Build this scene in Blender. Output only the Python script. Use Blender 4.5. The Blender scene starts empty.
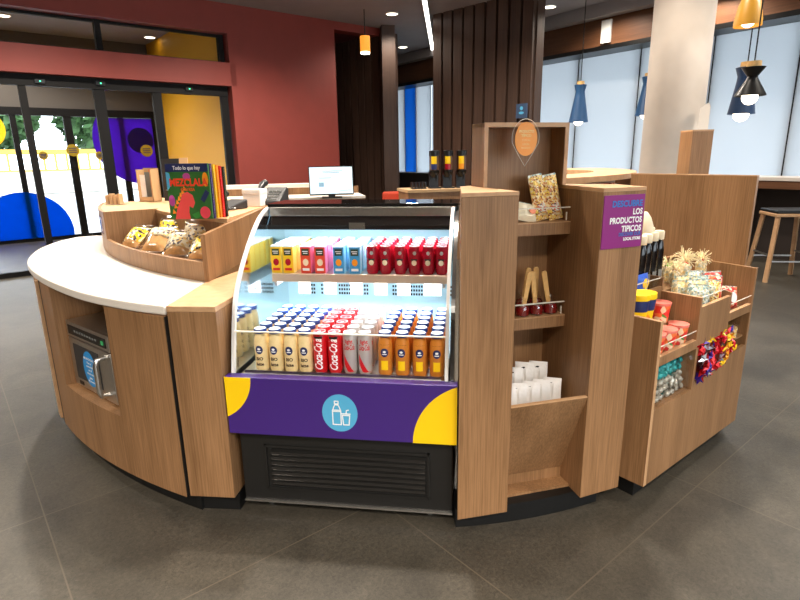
import bpy, bmesh, math, random
from mathutils import Vector, Matrix
random.seed(7)
R = math.radians
scn = bpy.context.scene
COL = scn.collection
scn.view_settings.view_transform = 'Standard'
scn.view_settings.look = 'None'
scn.view_settings.gamma = 1.0
scn.view_settings.use_curve_mapping = False
scn.view_settings.exposure = 0.14

# ------------------------------------------------------------------ materials
def srgb(r, g, b):
    f = lambda c: (c/255/12.92) if c/255 <= 0.04045 else ((c/255+0.055)/1.055)**2.4
    return (f(r), f(g), f(b), 1)

def mat(name, col, rough=0.5, metal=0.0, emit=0.0, var=0.0, scale=30, spec=0.5, bump=0.0):
    m = bpy.data.materials.new(name); m.use_nodes = True
    nt = m.node_tree; p = nt.nodes['Principled BSDF']
    c = col if len(col) == 4 else (*col, 1)
    p.inputs['Base Color'].default_value = c
    p.inputs['Roughness'].default_value = rough
    p.inputs['Metallic'].default_value = metal
    p.inputs['Specular IOR Level'].default_value = spec
    if emit:
        p.inputs['Emission Color'].default_value = c
        p.inputs['Emission Strength'].default_value = emit
    tc = nt.nodes.new('ShaderNodeTexCoord'); nz = nt.nodes.new('ShaderNodeTexNoise')
    nz.inputs['Scale'].default_value = scale
    nt.links.new(tc.outputs['Object'], nz.inputs['Vector'])
    if var:
        rp = nt.nodes.new('ShaderNodeValToRGB')
        rp.color_ramp.elements[0].color = (*[x*(1-var) for x in c[:3]], 1)
        rp.color_ramp.elements[1].color = (*[min(1, x*(1+var)) for x in c[:3]], 1)
        rp.color_ramp.elements[0].position = .3; rp.color_ramp.elements[1].position = .7
        nt.links.new(nz.outputs['Fac'], rp.inputs['Fac'])
        nt.links.new(rp.outputs['Color'], p.inputs['Base Color'])
    if bump:
        bp = nt.nodes.new('ShaderNodeBump'); bp.inputs['Strength'].default_value = bump
        bp.inputs['Distance'].default_value = .01
        nt.links.new(nz.outputs['Fac'], bp.inputs['Height'])
        nt.links.new(bp.outputs['Normal'], p.inputs['Normal'])
    return m

def wood(name, c1, c2, rough=0.45, sc=(55, 55, 1.6), detail=6):
    m = bpy.data.materials.new(name); m.use_nodes = True
    nt = m.node_tree; p = nt.nodes['Principled BSDF']
    tc = nt.nodes.new('ShaderNodeTexCoord'); mp = nt.nodes.new('ShaderNodeMapping')
    mp.inputs['Scale'].default_value = sc
    n1 = nt.nodes.new('ShaderNodeTexNoise'); n1.inputs['Scale'].default_value = 3.0; n1.inputs['Detail'].default_value = detail
    mp2 = nt.nodes.new('ShaderNodeMapping'); mp2.inputs['Scale'].default_value = (sc[0]/7, sc[1]/7, sc[2]/4)
    n2 = nt.nodes.new('ShaderNodeTexNoise'); n2.inputs['Scale'].default_value = 1.0
    mx = nt.nodes.new('ShaderNodeMath'); mx.operation = 'ADD'
    h = nt.nodes.new('ShaderNodeMath'); h.operation = 'MULTIPLY'; h.inputs[1].default_value = .5
    rp = nt.nodes.new('ShaderNodeValToRGB')
    rp.color_ramp.elements[0].position = .3; rp.color_ramp.elements[1].position = .72
    rp.color_ramp.elements[0].color = c1; rp.color_ramp.elements[1].color = c2
    L = nt.links.new
    L(tc.outputs['Object'], mp.inputs['Vector']); L(mp.outputs['Vector'], n1.inputs['Vector'])
    L(tc.outputs['Object'], mp2.inputs['Vector']); L(mp2.outputs['Vector'], n2.inputs['Vector'])
    L(n1.outputs['Fac'], mx.inputs[0]); L(n2.outputs['Fac'], mx.inputs[1]); L(mx.outputs[0], h.inputs[0])
    L(h.outputs[0], rp.inputs['Fac']); L(rp.outputs['Color'], p.inputs['Base Color'])
    p.inputs['Roughness'].default_value = rough; p.inputs['Specular IOR Level'].default_value = .35
    return m

def clear(name, tint=(1, 1, 1, 1), gloss=.06, rough=.03):
    m = bpy.data.materials.new(name); m.use_nodes = True
    nt = m.node_tree; nt.nodes.clear()
    o = nt.nodes.new('ShaderNodeOutputMaterial'); mx = nt.nodes.new('ShaderNodeMixShader')
    t = nt.nodes.new('ShaderNodeBsdfTransparent'); g = nt.nodes.new('ShaderNodeBsdfGlossy')
    lw = nt.nodes.new('ShaderNodeLayerWeight'); lw.inputs['Blend'].default_value = .5
    pw = nt.nodes.new('ShaderNodeMath'); pw.operation = 'POWER'; pw.inputs[1].default_value = 5
    ml = nt.nodes.new('ShaderNodeMath'); ml.operation = 'MULTIPLY'; ml.inputs[1].default_value = .5
    nt.links.new(lw.outputs['Facing'], pw.inputs[0]); nt.links.new(pw.outputs[0], ml.inputs[0])
    ad = nt.nodes.new('ShaderNodeMath'); ad.operation = 'ADD'; ad.inputs[1].default_value = gloss; ad.use_clamp = True
    t.inputs['Color'].default_value = tint; g.inputs['Roughness'].default_value = rough
    L = nt.links.new
    L(ml.outputs[0], ad.inputs[0]); L(ad.outputs[0], mx.inputs['Fac'])
    L(t.outputs[0], mx.inputs[1]); L(g.outputs[0], mx.inputs[2]); L(mx.outputs[0], o.inputs['Surface'])
    return m

def blotch(name, cols, scale=60, rough=.35):
    """print of several colours, as on snack packaging"""
    m = bpy.data.materials.new(name); m.use_nodes = True
    nt = m.node_tree; p = nt.nodes['Principled BSDF']; p.inputs['Roughness'].default_value = rough
    tc = nt.nodes.new('ShaderNodeTexCoord'); n = nt.nodes.new('ShaderNodeTexVoronoi'); n.inputs['Scale'].default_value = scale
    rp = nt.nodes.new('ShaderNodeValToRGB'); rp.color_ramp.interpolation = 'CONSTANT'
    els = rp.color_ramp.elements
    for i, c in enumerate(cols):
        e = els[i] if i < 2 else els.new(i/len(cols))
        e.position = i/len(cols); e.color = c
    sp = nt.nodes.new('ShaderNodeSeparateColor')
    nt.links.new(tc.outputs['Object'], n.inputs['Vector']); nt.links.new(n.outputs['Color'], sp.inputs['Color'])
    nt.links.new(sp.outputs[0], rp.inputs['Fac']); nt.links.new(rp.outputs['Color'], p.inputs['Base Color'])
    return m

def translucent(name, col, fac=.85):
    m = bpy.data.materials.new(name); m.use_nodes = True
    nt = m.node_tree; nt.nodes.clear()
    o = nt.nodes.new('ShaderNodeOutputMaterial'); mx = nt.nodes.new('ShaderNodeMixShader'); mx.inputs['Fac'].default_value = fac
    d = nt.nodes.new('ShaderNodeBsdfDiffuse'); t = nt.nodes.new('ShaderNodeBsdfTranslucent')
    d.inputs['Color'].default_value = col; t.inputs['Color'].default_value = col
    L = nt.links.new
    L(d.outputs[0], mx.inputs[1]); L(t.outputs[0], mx.inputs[2]); L(mx.outputs[0], o.inputs['Surface'])
    return m

def tiles(name):
    m = bpy.data.materials.new(name); m.use_nodes = True
    nt = m.node_tree; p = nt.nodes['Principled BSDF']; L = nt.links.new
    tc = nt.nodes.new('ShaderNodeTexCoord'); mp = nt.nodes.new('ShaderNodeMapping')
    mp.vector_type = 'TEXTURE'
    c, s = math.cos(R(39.5)), math.sin(R(39.5))
    mp.inputs['Rotation'].default_value = (0, 0, R(39.5))
    o = (.129, .918)
    mp.inputs['Location'].default_value = (c*o[0]-s*o[1], s*o[0]+c*o[1], 0)
    br = nt.nodes.new('ShaderNodeTexBrick'); br.offset = 0.0; br.squash = 1
    br.inputs['Scale'].default_value = 1; br.inputs['Mortar Size'].default_value = .0035; br.inputs['Mortar Smooth'].default_value = .3
    br.inputs['Brick Width'].default_value = 1.25; br.inputs['Row Height'].default_value = .935
    br.inputs['Color1'].default_value = (.9, .9, .9, 1); br.inputs['Color2'].default_value = (1.06, 1.06, 1.06, 1)
    n1 = nt.nodes.new('ShaderNodeTexNoise'); n1.inputs['Scale'].default_value = 60; n1.inputs['Detail'].default_value = 10; n1.inputs['Roughness'].default_value = .9; n1.inputs['Distortion'].default_value = .8
    n2 = nt.nodes.new('ShaderNodeTexNoise'); n2.inputs['Scale'].default_value = 3.0; n2.inputs['Detail'].default_value = 5; n2.inputs['Distortion'].default_value = 1.2
    r1 = nt.nodes.new('ShaderNodeValToRGB'); r1.color_ramp.elements[0].position = .3; r1.color_ramp.elements[1].position = .75
    r1.color_ramp.elements[0].color = srgb(34, 32, 28); r1.color_ramp.elements[1].color = srgb(100, 93, 82)
    r2 = nt.nodes.new('ShaderNodeValToRGB'); r2.color_ramp.elements[0].position = .3; r2.color_ramp.elements[1].position = .75
    r2.color_ramp.elements[0].color = (.66, .66, .66, 1); r2.color_ramp.elements[1].color = (1.1, 1.1, 1.08, 1)
    m1 = nt.nodes.new('ShaderNodeMix'); m1.data_type = 'RGBA'; m1.blend_type = 'MULTIPLY'; m1.inputs[0].default_value = 1
    m2 = nt.nodes.new('ShaderNodeMix'); m2.data_type = 'RGBA'; m2.blend_type = 'MULTIPLY'; m2.inputs[0].default_value = 1
    m3 = nt.nodes.new('ShaderNodeMix'); m3.data_type = 'RGBA'; m3.inputs[7].default_value = srgb(140, 128, 110)
    L(tc.outputs['Object'], mp.inputs['Vector']); L(mp.outputs['Vector'], br.inputs['Vector'])
    L(mp.outputs['Vector'], n1.inputs['Vector']); L(mp.outputs['Vector'], n2.inputs['Vector'])
    L(n1.outputs['Fac'], r1.inputs['Fac']); L(n2.outputs['Fac'], r2.inputs['Fac'])
    L(r1.outputs['Color'], m1.inputs[6]); L(r2.outputs['Color'], m1.inputs[7])
    L(m1.outputs[2], m2.inputs[6]); L(br.outputs['Color'], m2.inputs[7])
    L(m2.outputs[2], m3.inputs[6])
    f = nt.nodes.new('ShaderNodeMath'); f.operation = 'MULTIPLY'; f.inputs[1].default_value = .35
    L(br.outputs['Fac'], f.inputs[0]); L(f.outputs[0], m3.inputs[0])
    L(m3.outputs[2], p.inputs['Base Color'])
    p.inputs['Roughness'].default_value = .42; p.inputs['Specular IOR Level'].default_value = .35
    bp = nt.nodes.new('ShaderNodeBump'); bp.inputs['Strength'].default_value = .12; bp.inputs['Distance'].default_value = .004
    L(n1.outputs['Fac'], bp.inputs['Height']); L(bp.outputs['Normal'], p.inputs['Normal'])
    return m

M = {}
M['oak'] = wood('oak laminate', srgb(110, 78, 48), srgb(172, 130, 91))
M['oakedge'] = wood('oak laminate edge', srgb(176, 134, 95), srgb(206, 166, 126), sc=(8, 8, 8))
M['walnut'] = wood('dark walnut slats', srgb(50, 36, 29), srgb(84, 62, 50), rough=.5, sc=(16, 16, .6))
M['beamwood'] = wood('beam veneer', srgb(88, 56, 36), srgb(118, 78, 52), sc=(1.2, 1.2, 30))
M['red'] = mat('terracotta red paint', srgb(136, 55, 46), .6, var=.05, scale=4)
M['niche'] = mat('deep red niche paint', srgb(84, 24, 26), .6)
M['ceil'] = mat('dark grey ceiling paint', srgb(150, 142, 140), .8, var=.04, scale=3)
M['greywall'] = mat('grey wall paint', srgb(140, 135, 130), .8)
M['vestwall'] = mat('taupe bulkhead paint', srgb(92, 86, 80), .8)
M['darkwall'] = mat('dark lower wall', srgb(46, 35, 29), .7)
M['white'] = mat('white solid surface', srgb(230, 222, 212), .35, var=.02, scale=200)
M['plaster'] = mat('off white column plaster', srgb(214, 202, 190), .7, var=.04, scale=5)
M['black'] = mat('black satin', srgb(14, 13, 13), .35)
M['blackgloss'] = mat('black gloss', srgb(20, 18, 18), .06, spec=1.0)
M['plinth'] = mat('black plinth laminate', srgb(9, 9, 9), .5)
M['base'] = mat('black powder coat', srgb(24, 23, 22), .45)
M['frame'] = mat('dark bronze door frame', srgb(13, 11, 11), .6, spec=.25)
M['steel'] = mat('brushed stainless steel', (.62, .60, .57), .28, 1.0, var=.06, scale=60)
M['mirror'] = mat('polished side panel', (.80, .82, .82), .1, 1.0)
M['chrome'] = mat('chrome', (.85, .84, .82), .12, 1.0)
M['whitemetal'] = mat('white enamel metal', srgb(236, 236, 234), .3)
M['purple'] = mat('purple fascia vinyl', srgb(62, 33, 118), .4)
M['yellow'] = mat('yellow vinyl', srgb(250, 205, 8), .4)
M['skyblue'] = mat('light blue vinyl', srgb(84, 172, 214), .4)
M['whiteprint'] = mat('white print', srgb(245, 245, 245), .5)
M['magenta'] = mat('magenta sign print', srgb(138, 28, 118), .45)
M['blueprint'] = mat('blue print', srgb(35, 120, 200), .5)
M['navyprint'] = mat('navy print', srgb(26, 38, 92), .45)
M['orange'] = mat('orange print', srgb(244, 152, 26), .4)
M['glass'] = clear('window glass', gloss=.0)
M['acrylic'] = clear('clear acrylic', gloss=.0)
M['acrylicedge'] = mat('acrylic bright edge', srgb(226, 220, 205), .2)
M['film'] = clear('clear packaging film', tint=(.98, .97, .95, 1), gloss=.10, rough=.15)
M['floor'] = tiles('grey stone floor tile')
M['blind'] = translucent('white roller blind fabric', srgb(228, 232, 236))
M['blueblind'] = translucent('blue blind fabric', srgb(84, 168, 240), .7)
M['bulb'] = mat('warm lamp bulb', (1, .86, .66, 1), .5, emit=5)
M['led'] = mat('led strip', (1, .95, .88, 1), .5, emit=5)
M['coolled'] = mat('cool led strip', (.85, .95, 1, 1), .5, emit=4)
M['screen'] = mat('lit screen', srgb(214, 234, 246), .3, emit=.55)
M['redp'] = mat('red paint print', srgb(214, 28, 34), .35)
M['cream'] = mat('cream drink print', srgb(240, 214, 156), .35, var=.06, scale=60)
M['orangedrink'] = mat('orange drink', srgb(206, 128, 46), .3, var=.06, scale=50)
M['capblue'] = mat('blue metal cap', srgb(30, 58, 128), .3)
M['captop'] = mat('pale tops with cap glare', srgb(206, 222, 240), .3)  # white glare on the bottle caps put into the colour; carton tops share it
M['cokered'] = mat('red can lacquer', srgb(206, 22, 30), .28)
M['silver'] = mat('silver can lacquer', srgb(196, 190, 186), .3, .35)
M['alu'] = mat('aluminium can lid', (.83, .83, .84), .3, .85)
M['darkred'] = mat('dark red can lacquer', srgb(168, 16, 38), .25)
M['jyellow'] = mat('yellow carton', srgb(246, 196, 24), .4)
M['jred'] = mat('orange red carton', srgb(226, 74, 44), .4)
M['jblue'] = mat('blue carton', srgb(60, 150, 206), .4)
M['jpink'] = mat('pink carton side', srgb(236, 120, 160), .4)
M['jpaleblue'] = mat('pale blue carton side', srgb(150, 210, 240), .4)
M['jpaleyellow'] = mat('pale yellow carton side', srgb(248, 226, 110), .4)
M['darkgreen'] = mat('dark green print', srgb(38, 60, 40), .4)
M['bread'] = mat('baked bread', srgb(206, 156, 96), .6, var=.15, scale=50)
M['packprint'] = blotch('yellow label print', [srgb(246, 206, 40)]*5+[srgb(250, 240, 200)]*3+[srgb(40, 36, 60)]*2, 70)
M['packprint2'] = blotch('white label print', [srgb(240, 226, 196)]*5+[srgb(90, 80, 90)]*2+[srgb(226, 190, 120)]*2, 80)
M['nuts'] = blotch('seed snack print', [srgb(240, 200, 110), srgb(250, 236, 196), srgb(214, 140, 80), srgb(246, 214, 90), srgb(150, 90, 50), srgb(244, 214, 170)], 150)
M['whitebag'] = mat('white paper packet', srgb(236, 232, 228), .55, bump=.3, scale=40)
M['stick'] = mat('pale wooden stick', srgb(222, 176, 110), .6, var=.12, scale=40)
M['redcandy'] = mat('dark red candy', srgb(120, 14, 18), .12)
M['raffia'] = mat('raffia straw', srgb(240, 222, 180), .7, var=.2, scale=50)
M['snack'] = blotch('banana chip print', [srgb(236, 214, 160), srgb(246, 234, 204), srgb(224, 192, 126), srgb(196, 190, 160)], 130)
M['silverpack'] = blotch('silver green pack print', [srgb(176, 196, 190), srgb(226, 230, 220), srgb(200, 190, 150), srgb(130, 156, 152)], 130, .25)
M['redpack'] = blotch('red pack print', [srgb(220, 50, 40), srgb(240, 120, 70), srgb(250, 220, 190), srgb(190, 30, 40)], 60)
M['tub'] = blotch('red tub print', [srgb(226, 50, 44), srgb(240, 120, 60), srgb(250, 216, 180), srgb(226, 60, 50), srgb(90, 150, 60)], 45)
M['tublid'] = mat('translucent red lid', srgb(236, 130, 116), .25)
M['bottleglass'] = mat('dark bottle glass', srgb(16, 10, 10), .1)
M['ivory'] = mat('ivory plastic', srgb(238, 222, 190), .4)
M['teal'] = mat('teal foil', srgb(40, 150, 150), .2, .3)
M['clearfoil'] = mat('clear foil', srgb(170, 164, 150), .15, .4)
M['navycone'] = mat('navy lamp enamel', srgb(34, 58, 92), .4)
M['bluecone'] = mat('blue lamp enamel', srgb(44, 84, 128), .4)
M['ochre'] = mat('ochre lamp enamel', srgb(206, 150, 50), .4)
M['lampglow'] = mat('orange lit lamp glass', (1, .36, .04, 1), .4, emit=.9)
M['cardboard'] = mat('kraft card', srgb(196, 160, 118), .7)
M['dkgrey'] = mat('dark grey plastic', srgb(46, 46, 48), .4)
M['grey'] = mat('grey plastic', srgb(120, 122, 120), .4)
M['leaf'] = mat('tree leaves', srgb(64, 98, 56), .7, var=.4, scale=1.5)
M['bark'] = mat('tree bark', srgb(80, 66, 52), .9)
M['street'] = mat('pale street paving', srgb(190, 190, 188), .8, var=.05, scale=2)
M['roadgrey'] = mat('road asphalt', srgb(150, 152, 156), .8)
M['wallpale'] = mat('pale building wall', srgb(226, 220, 206), .8)
M['bluewin'] = translucent('blue vinyl disc', srgb(16, 108, 190))
M['purplewin'] = translucent('purple vinyl disc', srgb(108, 62, 170))
M['yellowwall'] = mat('yellow wall paint', srgb(222, 160, 14), .6)
M['orangechair'] = mat('red orange upholstery', srgb(190, 62, 34), .7)
FOIL = {'red': mat('red foil', srgb(200, 20, 34), .22, .35), 'purple': mat('purple foil', srgb(62, 34, 128), .22, .35),
        'gold': mat('gold foil', srgb(220, 140, 20), .22, .4), 'silver': mat('silver foil', srgb(190, 190, 205), .2, .6),
        'brown': mat('brown foil', srgb(104, 32, 22), .22, .35), 'yellow': mat('yellow foil', srgb(246, 200, 30), .25, .2)}

# ------------------------------------------------------------------ geometry helpers
class B:
    def __init__(s): s.b = bmesh.new()
    def box(s, x0, x1, y0, y1, z0, z1, rz=0, at=None):
        r = bmesh.ops.create_cube(s.b, size=1)
        mt = Matrix.Translation(((x0+x1)/2, (y0+y1)/2, (z0+z1)/2)) @ Matrix.Diagonal((abs(x1-x0), abs(y1-y0), abs(z1-z0), 1))
        if rz:
            p = Vector(at or ((x0+x1)/2, (y0+y1)/2, 0))
            mt = Matrix.Translation(p) @ Matrix.Rotation(rz, 4, 'Z') @ Matrix.Translation(-p) @ mt
        bmesh.ops.transform(s.b, matrix=mt, verts=r['verts']); return s
    def prism(s, pts, z0, z1, zt=None):
        n = len(pts)
        a = [s.b.verts.new((p[0], p[1], z0)) for p in pts]
        c = [s.b.verts.new((p[0], p[1], zt[i] if zt else z1)) for i, p in enumerate(pts)]
        fs = [s.b.faces.new(a[::-1]), s.b.faces.new(c)]
        for i in range(n): fs.append(s.b.faces.new((a[i], a[(i+1) % n], c[(i+1) % n], c[i])))
        bmesh.ops.recalc_face_normals(s.b, faces=fs); return s
    def side(s, pts, x0, x1):
        """(y,z) outline extruded along x"""
        n = len(pts)
        a = [s.b.verts.new((x0, *p)) for p in pts]; c = [s.b.verts.new((x1, *p)) for p in pts]
        fs = [s.b.faces.new(a), s.b.faces.new(c[::-1])]
        for i in range(n): fs.append(s.b.faces.new((a[i], c[i], c[(i+1) % n], a[(i+1) % n])))
        bmesh.ops.recalc_face_normals(s.b, faces=fs); return s
    def front(s, pts, y0, y1):
        """(x,z) outline extruded along y"""
        n = len(pts)
        a = [s.b.verts.new((p[0], y0, p[1])) for p in pts]; c = [s.b.verts.new((p[0], y1, p[1])) for p in pts]
        fs = [s.b.faces.new(a), s.b.faces.new(c[::-1])]
        for i in range(n): fs.append(s.b.faces.new((a[i], c[i], c[(i+1) % n], a[(i+1) % n])))
        bmesh.ops.recalc_face_normals(s.b, faces=fs); return s
    def arc(s, c, r0, r1, a0, a1, z0, z1, n=16):
        A = [R(a0+(a1-a0)*i/n) for i in range(n+1)]
        o = [(c[0]+r1*math.cos(t), c[1]+r1*math.sin(t)) for t in A]
        i_ = [(c[0]+r0*math.cos(t), c[1]+r0*math.sin(t)) for t in A]
        for k in range(n): 
            pass
        vs = [[s.b.verts.new((p[0], p[1], z)) for p in l] for l in (o, i_) for z in (z0, z1)]
        ob, ot, ib, it = vs; fs = []
        for k in range(n):
            fs += [s.b.faces.new((ob[k], ob[k+1], ot[k+1], ot[k])), s.b.faces.new((ib[k+1], ib[k], it[k], it[k+1])),
                   s.b.faces.new((ot[k], ot[k+1], it[k+1], it[k])), s.b.faces.new((ob[k+1], ob[k], ib[k], ib[k+1]))]
        fs += [s.b.faces.new((ob[0], ot[0], it[0], ib[0])), s.b.faces.new((ot[n], ob[n], ib[n], it[n]))]
        bmesh.ops.recalc_face_normals(s.b, faces=fs); return s
    def lathe(s, prof, c=(0, 0, 0), n=20, rx=1.0):
        rings = []
        for r, z in prof:
            rings.append([s.b.verts.new((c[0]+r*math.cos(2*math.pi*i/n)*rx, c[1]+r*math.sin(2*math.pi*i/n), c[2]+z)) for i in range(n)])
        fs = []
        for a, b_ in zip(rings, rings[1:]):
            for i in range(n): fs.append(s.b.faces.new((a[i], a[(i+1) % n], b_[(i+1) % n], b_[i])))
        ringed = prof[0] == prof[-1]
        if prof[0][0] > 1e-5 and not ringed: fs.append(s.b.faces.new(rings[0][::-1]))
        if prof[-1][0] > 1e-5 and not ringed: fs.append(s.b.faces.new(rings[-1]))
        bmesh.ops.recalc_face_normals(s.b, faces=fs); return s
    def cyl(s, c, r, h, n=20): return s.lathe([(r, 0), (r, h)], c, n)
    def tube(s, pts, r, n=8):
        pts = [Vector(p) for p in pts]; rings = []
        for i, p in enumerate(pts):
            d = (pts[min(i+1, len(pts)-1)]-pts[max(i-1, 0)]).normalized()
            u = d.orthogonal().normalized() if i == 0 else (pu-d*pu.dot(d)).normalized()
            pu = u; w = d.cross(u)
            rings.append([s.b.verts.new(p+(u*math.cos(2*math.pi*k/n)+w*math.sin(2*math.pi*k/n))*r) for k in range(n)])
        fs = []
        for a, b_ in zip(rings, rings[1:]):
            for k in range(n): fs.append(s.b.faces.new((a[k], a[(k+1) % n], b_[(k+1) % n], b_[k])))
        fs += [s.b.faces.new(rings[0][::-1]), s.b.faces.new(rings[-1])]
        bmesh.ops.recalc_face_normals(s.b, faces=fs); return s
    def bar(s, p, q, w, d=None):
        """square bar from p to q"""
        p, q = Vector(p), Vector(q); d = d or w
        dr = q-p; L = dr.length; rot = dr.to_track_quat('Z', 'Y').to_matrix().to_4x4()
        r = bmesh.ops.create_cube(s.b, size=1)
        bmesh.ops.transform(s.b, matrix=Matrix.Translation((p+q)/2) @ rot @ Matrix.Diagonal((w, d, L, 1)), verts=r['verts']); return s
    def ball(s, c, r, sx=1, sy=1, sz=1, n=12):
        q = bmesh.ops.create_uvsphere(s.b, u_segments=n, v_segments=max(6, n*2//3), radius=r)
        bmesh.ops.transform(s.b, matrix=Matrix.Translation(c) @ Matrix.Diagonal((sx, sy, sz, 1)), verts=q['verts']); return s
    def pillow(s, w, h, t, c=(0, 0, 0), n=8, m=10, crimp=.12):
        """sealed bag standing in the xz plane: flat crimped ends, bulging middle"""
        g = {}
        for sd in (-1, 1):
            for i in range(n+1):
                for j in range(m+1):
                    u, v = i/n*2-1, j/m
                    e = min(1, v/crimp/1.6)*min(1, (1-v)/crimp/1.6)
                    bulge = (1-u*u)**.5*(e**.7 if e > 0 else 0)
                    ww = w/2*(1-.06*bulge)
                    if sd == 1 and (abs(u) == 1 or j in (0, m)): g[sd, i, j] = g[-1, i, j]; continue
                    wob = .004*math.sin(9*u+3*v)*bulge
                    g[sd, i, j] = s.b.verts.new((c[0]+u*ww, c[1]+sd*(t/2*bulge)+wob, c[2]+v*h))
        fs = []
        for sd in (-1, 1):
            for i in range(n):
                for j in range(m):
                    q = [g[sd, i, j], g[sd, i+1, j], g[sd, i+1, j+1], g[sd, i, j+1]]
                    if len(set(q)) == 4: 
                        try: fs.append(s.b.faces.new(q))
                        except ValueError: pass
        bmesh.ops.recalc_face_normals(s.b, faces=fs); return s
    def disc(s, cx, cz, rx, rz, y, n=32, t=.0015):
        return s.front([(cx+rx*math.cos(2*math.pi*i/n), cz+rz*math.sin(2*math.pi*i/n)) for i in range(n)], y-t, y)
    def wrapdisc(s, cx, cz, rx, rz, r, n=18, k=3):
        mp = lambda x, z: s.b.verts.new((r*math.sin(x/r), -r*math.cos(x/r), z))
        c0 = mp(cx, cz); prev = None
        for q in range(1, k+1):
            ring = [mp(cx+rx*q/k*math.cos(2*math.pi*i/n), cz+rz*q/k*math.sin(2*math.pi*i/n)) for i in range(n)]
            for i in range(n):
                if prev is None: s.b.faces.new((c0, ring[i], ring[(i+1) % n]))
                else: s.b.faces.new((prev[i], ring[i], ring[(i+1) % n], prev[(i+1) % n]))
            prev = ring
        return s
    def wraprect(s, x0, x1, z0, z1, r, n=8, slant=0):
        mp = lambda x, z: s.b.verts.new((r*math.sin(x/r), -r*math.cos(x/r), z))
        a = [mp(x0+(x1-x0)*i/n, z0+slant*i/n) for i in range(n+1)]; b_ = [mp(x0+(x1-x0)*i/n, z1+slant*i/n) for i in range(n+1)]
        for i in range(n): s.b.faces.new((a[i], a[i+1], b_[i+1], b_[i]))
        return s
    def text(s, t, size, cx, cz, y, wrap=None, rot=0, bold=0.0, shear=0, sx=1.0, align='CENTER'):
        cu = bpy.data.curves.new('lettering', 'FONT'); cu.body = t; cu.size = size; cu.align_x = align; cu.align_y = 'CENTER'
        cu.offset = bold; cu.shear = shear; cu.resolution_u = 3
        ob = bpy.data.objects.new('lettering', cu); COL.objects.link(ob)
        dg = bpy.context.evaluated_depsgraph_get(); me = bpy.data.meshes.new_from_object(ob.evaluated_get(dg))
        bpy.data.objects.remove(ob); bpy.data.curves.remove(cu)
        base = len(s.b.verts); s.b.from_mesh(me); bpy.data.meshes.remove(me); s.b.verts.ensure_lookup_table()
        cr, sr = math.cos(rot), math.sin(rot)
        for v in s.b.verts[base:]:
            x, z = v.co.x*sx, v.co.y
            x, z = x*cr-z*sr+cx, x*sr+z*cr+cz
            v.co = (wrap*math.sin(x/wrap), -wrap*math.cos(x/wrap), z) if wrap else (x, y, z)
        return s
    def xf(s, m): bmesh.ops.transform(s.b, matrix=m, verts=s.b.verts); return s
    def obj(s, name, m, parent=None, smooth=False, bevel=0, loc=None, rot=None, seg=2):
        me = bpy.data.meshes.new(name); s.b.to_mesh(me); s.b.free()
        if smooth:
            for p in me.polygons: p.use_smooth = True
            try: me.set_sharp_from_angle(angle=R(40))
            except Exception: pass
        o = bpy.data.objects.new(name, me); COL.objects.link(o); me.materials.append(M[m] if isinstance(m, str) else m)
        if parent: o.parent = parent
        if loc: o.location = loc
        if rot: o.rotation_euler = rot
        if bevel:
            md = o.modifiers.new('edge', 'BEVEL'); md.width = bevel; md.segments = seg; md.limit_method = 'ANGLE'
        return o

def tag(o, label=None, cat=None, group=None, kind=None):
    if label: o['label'] = label
    if cat: o['category'] = cat
    if group: o['group'] = group
    if kind: o['kind'] = kind
    return o
def thing(name, label, cat, loc=(0, 0, 0), rz=0, group=None, rot=None):
    o = bpy.data.objects.new(name, None); COL.objects.link(o); o.location = loc; o.empty_display_size = .05
    o.rotation_euler = rot if rot else (0, 0, rz)
    return tag(o, label, cat, group)
def struct(name, b, m, **k):
    return tag(b.obj(name, m, **k), kind='structure')
def dup(root, loc, rz=None, label=None, group=None, rot=None):
    r = root.copy(); COL.objects.link(r); r.location = loc
    if rz is not None: r.rotation_euler = (0, 0, rz)
    if rot is not None: r.rotation_euler = rot
    if label: r['label'] = label
    if group: r['group'] = group
    for ch in list(root.children):
        c = ch.copy(); COL.objects.link(c); c.parent = r
        for g in list(ch.children):
            d = g.copy(); COL.objects.link(d); d.parent = c
    return r
class Frame:
    """plan frame: u along, v back, z up"""
    def __init__(s, o, deg): s.o, s.a = o, R(deg); s.c, s.s = math.cos(s.a), math.sin(s.a)
    def __call__(s, u, v, z=0): return (s.o[0]+u*s.c-v*s.s, s.o[1]+u*s.s+v*s.c, z)
def loc_pts(pts, o): return [(p[0]-o[0], p[1]-o[1]) for p in pts]

# ------------------------------------------------------------------ room shell
RW = Frame((-5.533, 7.461), 39.5)            # red entrance wall: u along it, v towards the street
ra = RW.a
def rw(name, pts_uvz, m, kind='structure', **k):
    b = B()
    for q in pts_uvz: b.box(*q)
    return tag(b.obj(name, m, loc=RW(0, 0), rot=(0, 0, ra), **k), kind=kind)
b = B().box(-9, 15, -15, 4.35, -.1, 0); 
fl = b.obj('floor', 'floor', loc=RW(0, 0, 0), rot=(0, 0, ra)); tag(fl, kind='structure')
fl.data.transform(Matrix.Translation(RW(0, 0, 0)) @ Matrix.Rotation(ra, 4, 'Z')); fl.location = (0, 0, 0); fl.rotation_euler = (0, 0, 0)
rw('ceiling', [(-9, 15, -15, 4.35, 4.0, 4.15)], 'ceil')
rw('wall_left', [(-9, 3.72, 0, .35, 2.75, 3.11), (-9, 5.70, 0, .35, 3.56, 4.0), (3.62, 5.70, 0, .35, 0, 3.56), (-9, -3.2, 0, .35, 0, 3.56)], 'red')
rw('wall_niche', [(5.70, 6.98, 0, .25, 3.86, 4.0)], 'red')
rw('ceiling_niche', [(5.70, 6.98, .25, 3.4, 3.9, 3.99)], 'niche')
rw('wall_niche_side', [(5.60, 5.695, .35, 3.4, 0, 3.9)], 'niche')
rw('wall_far', [(3.62, 12.0, 4.2, 4.35, 0, 4.0)], 'greywall')
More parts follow.
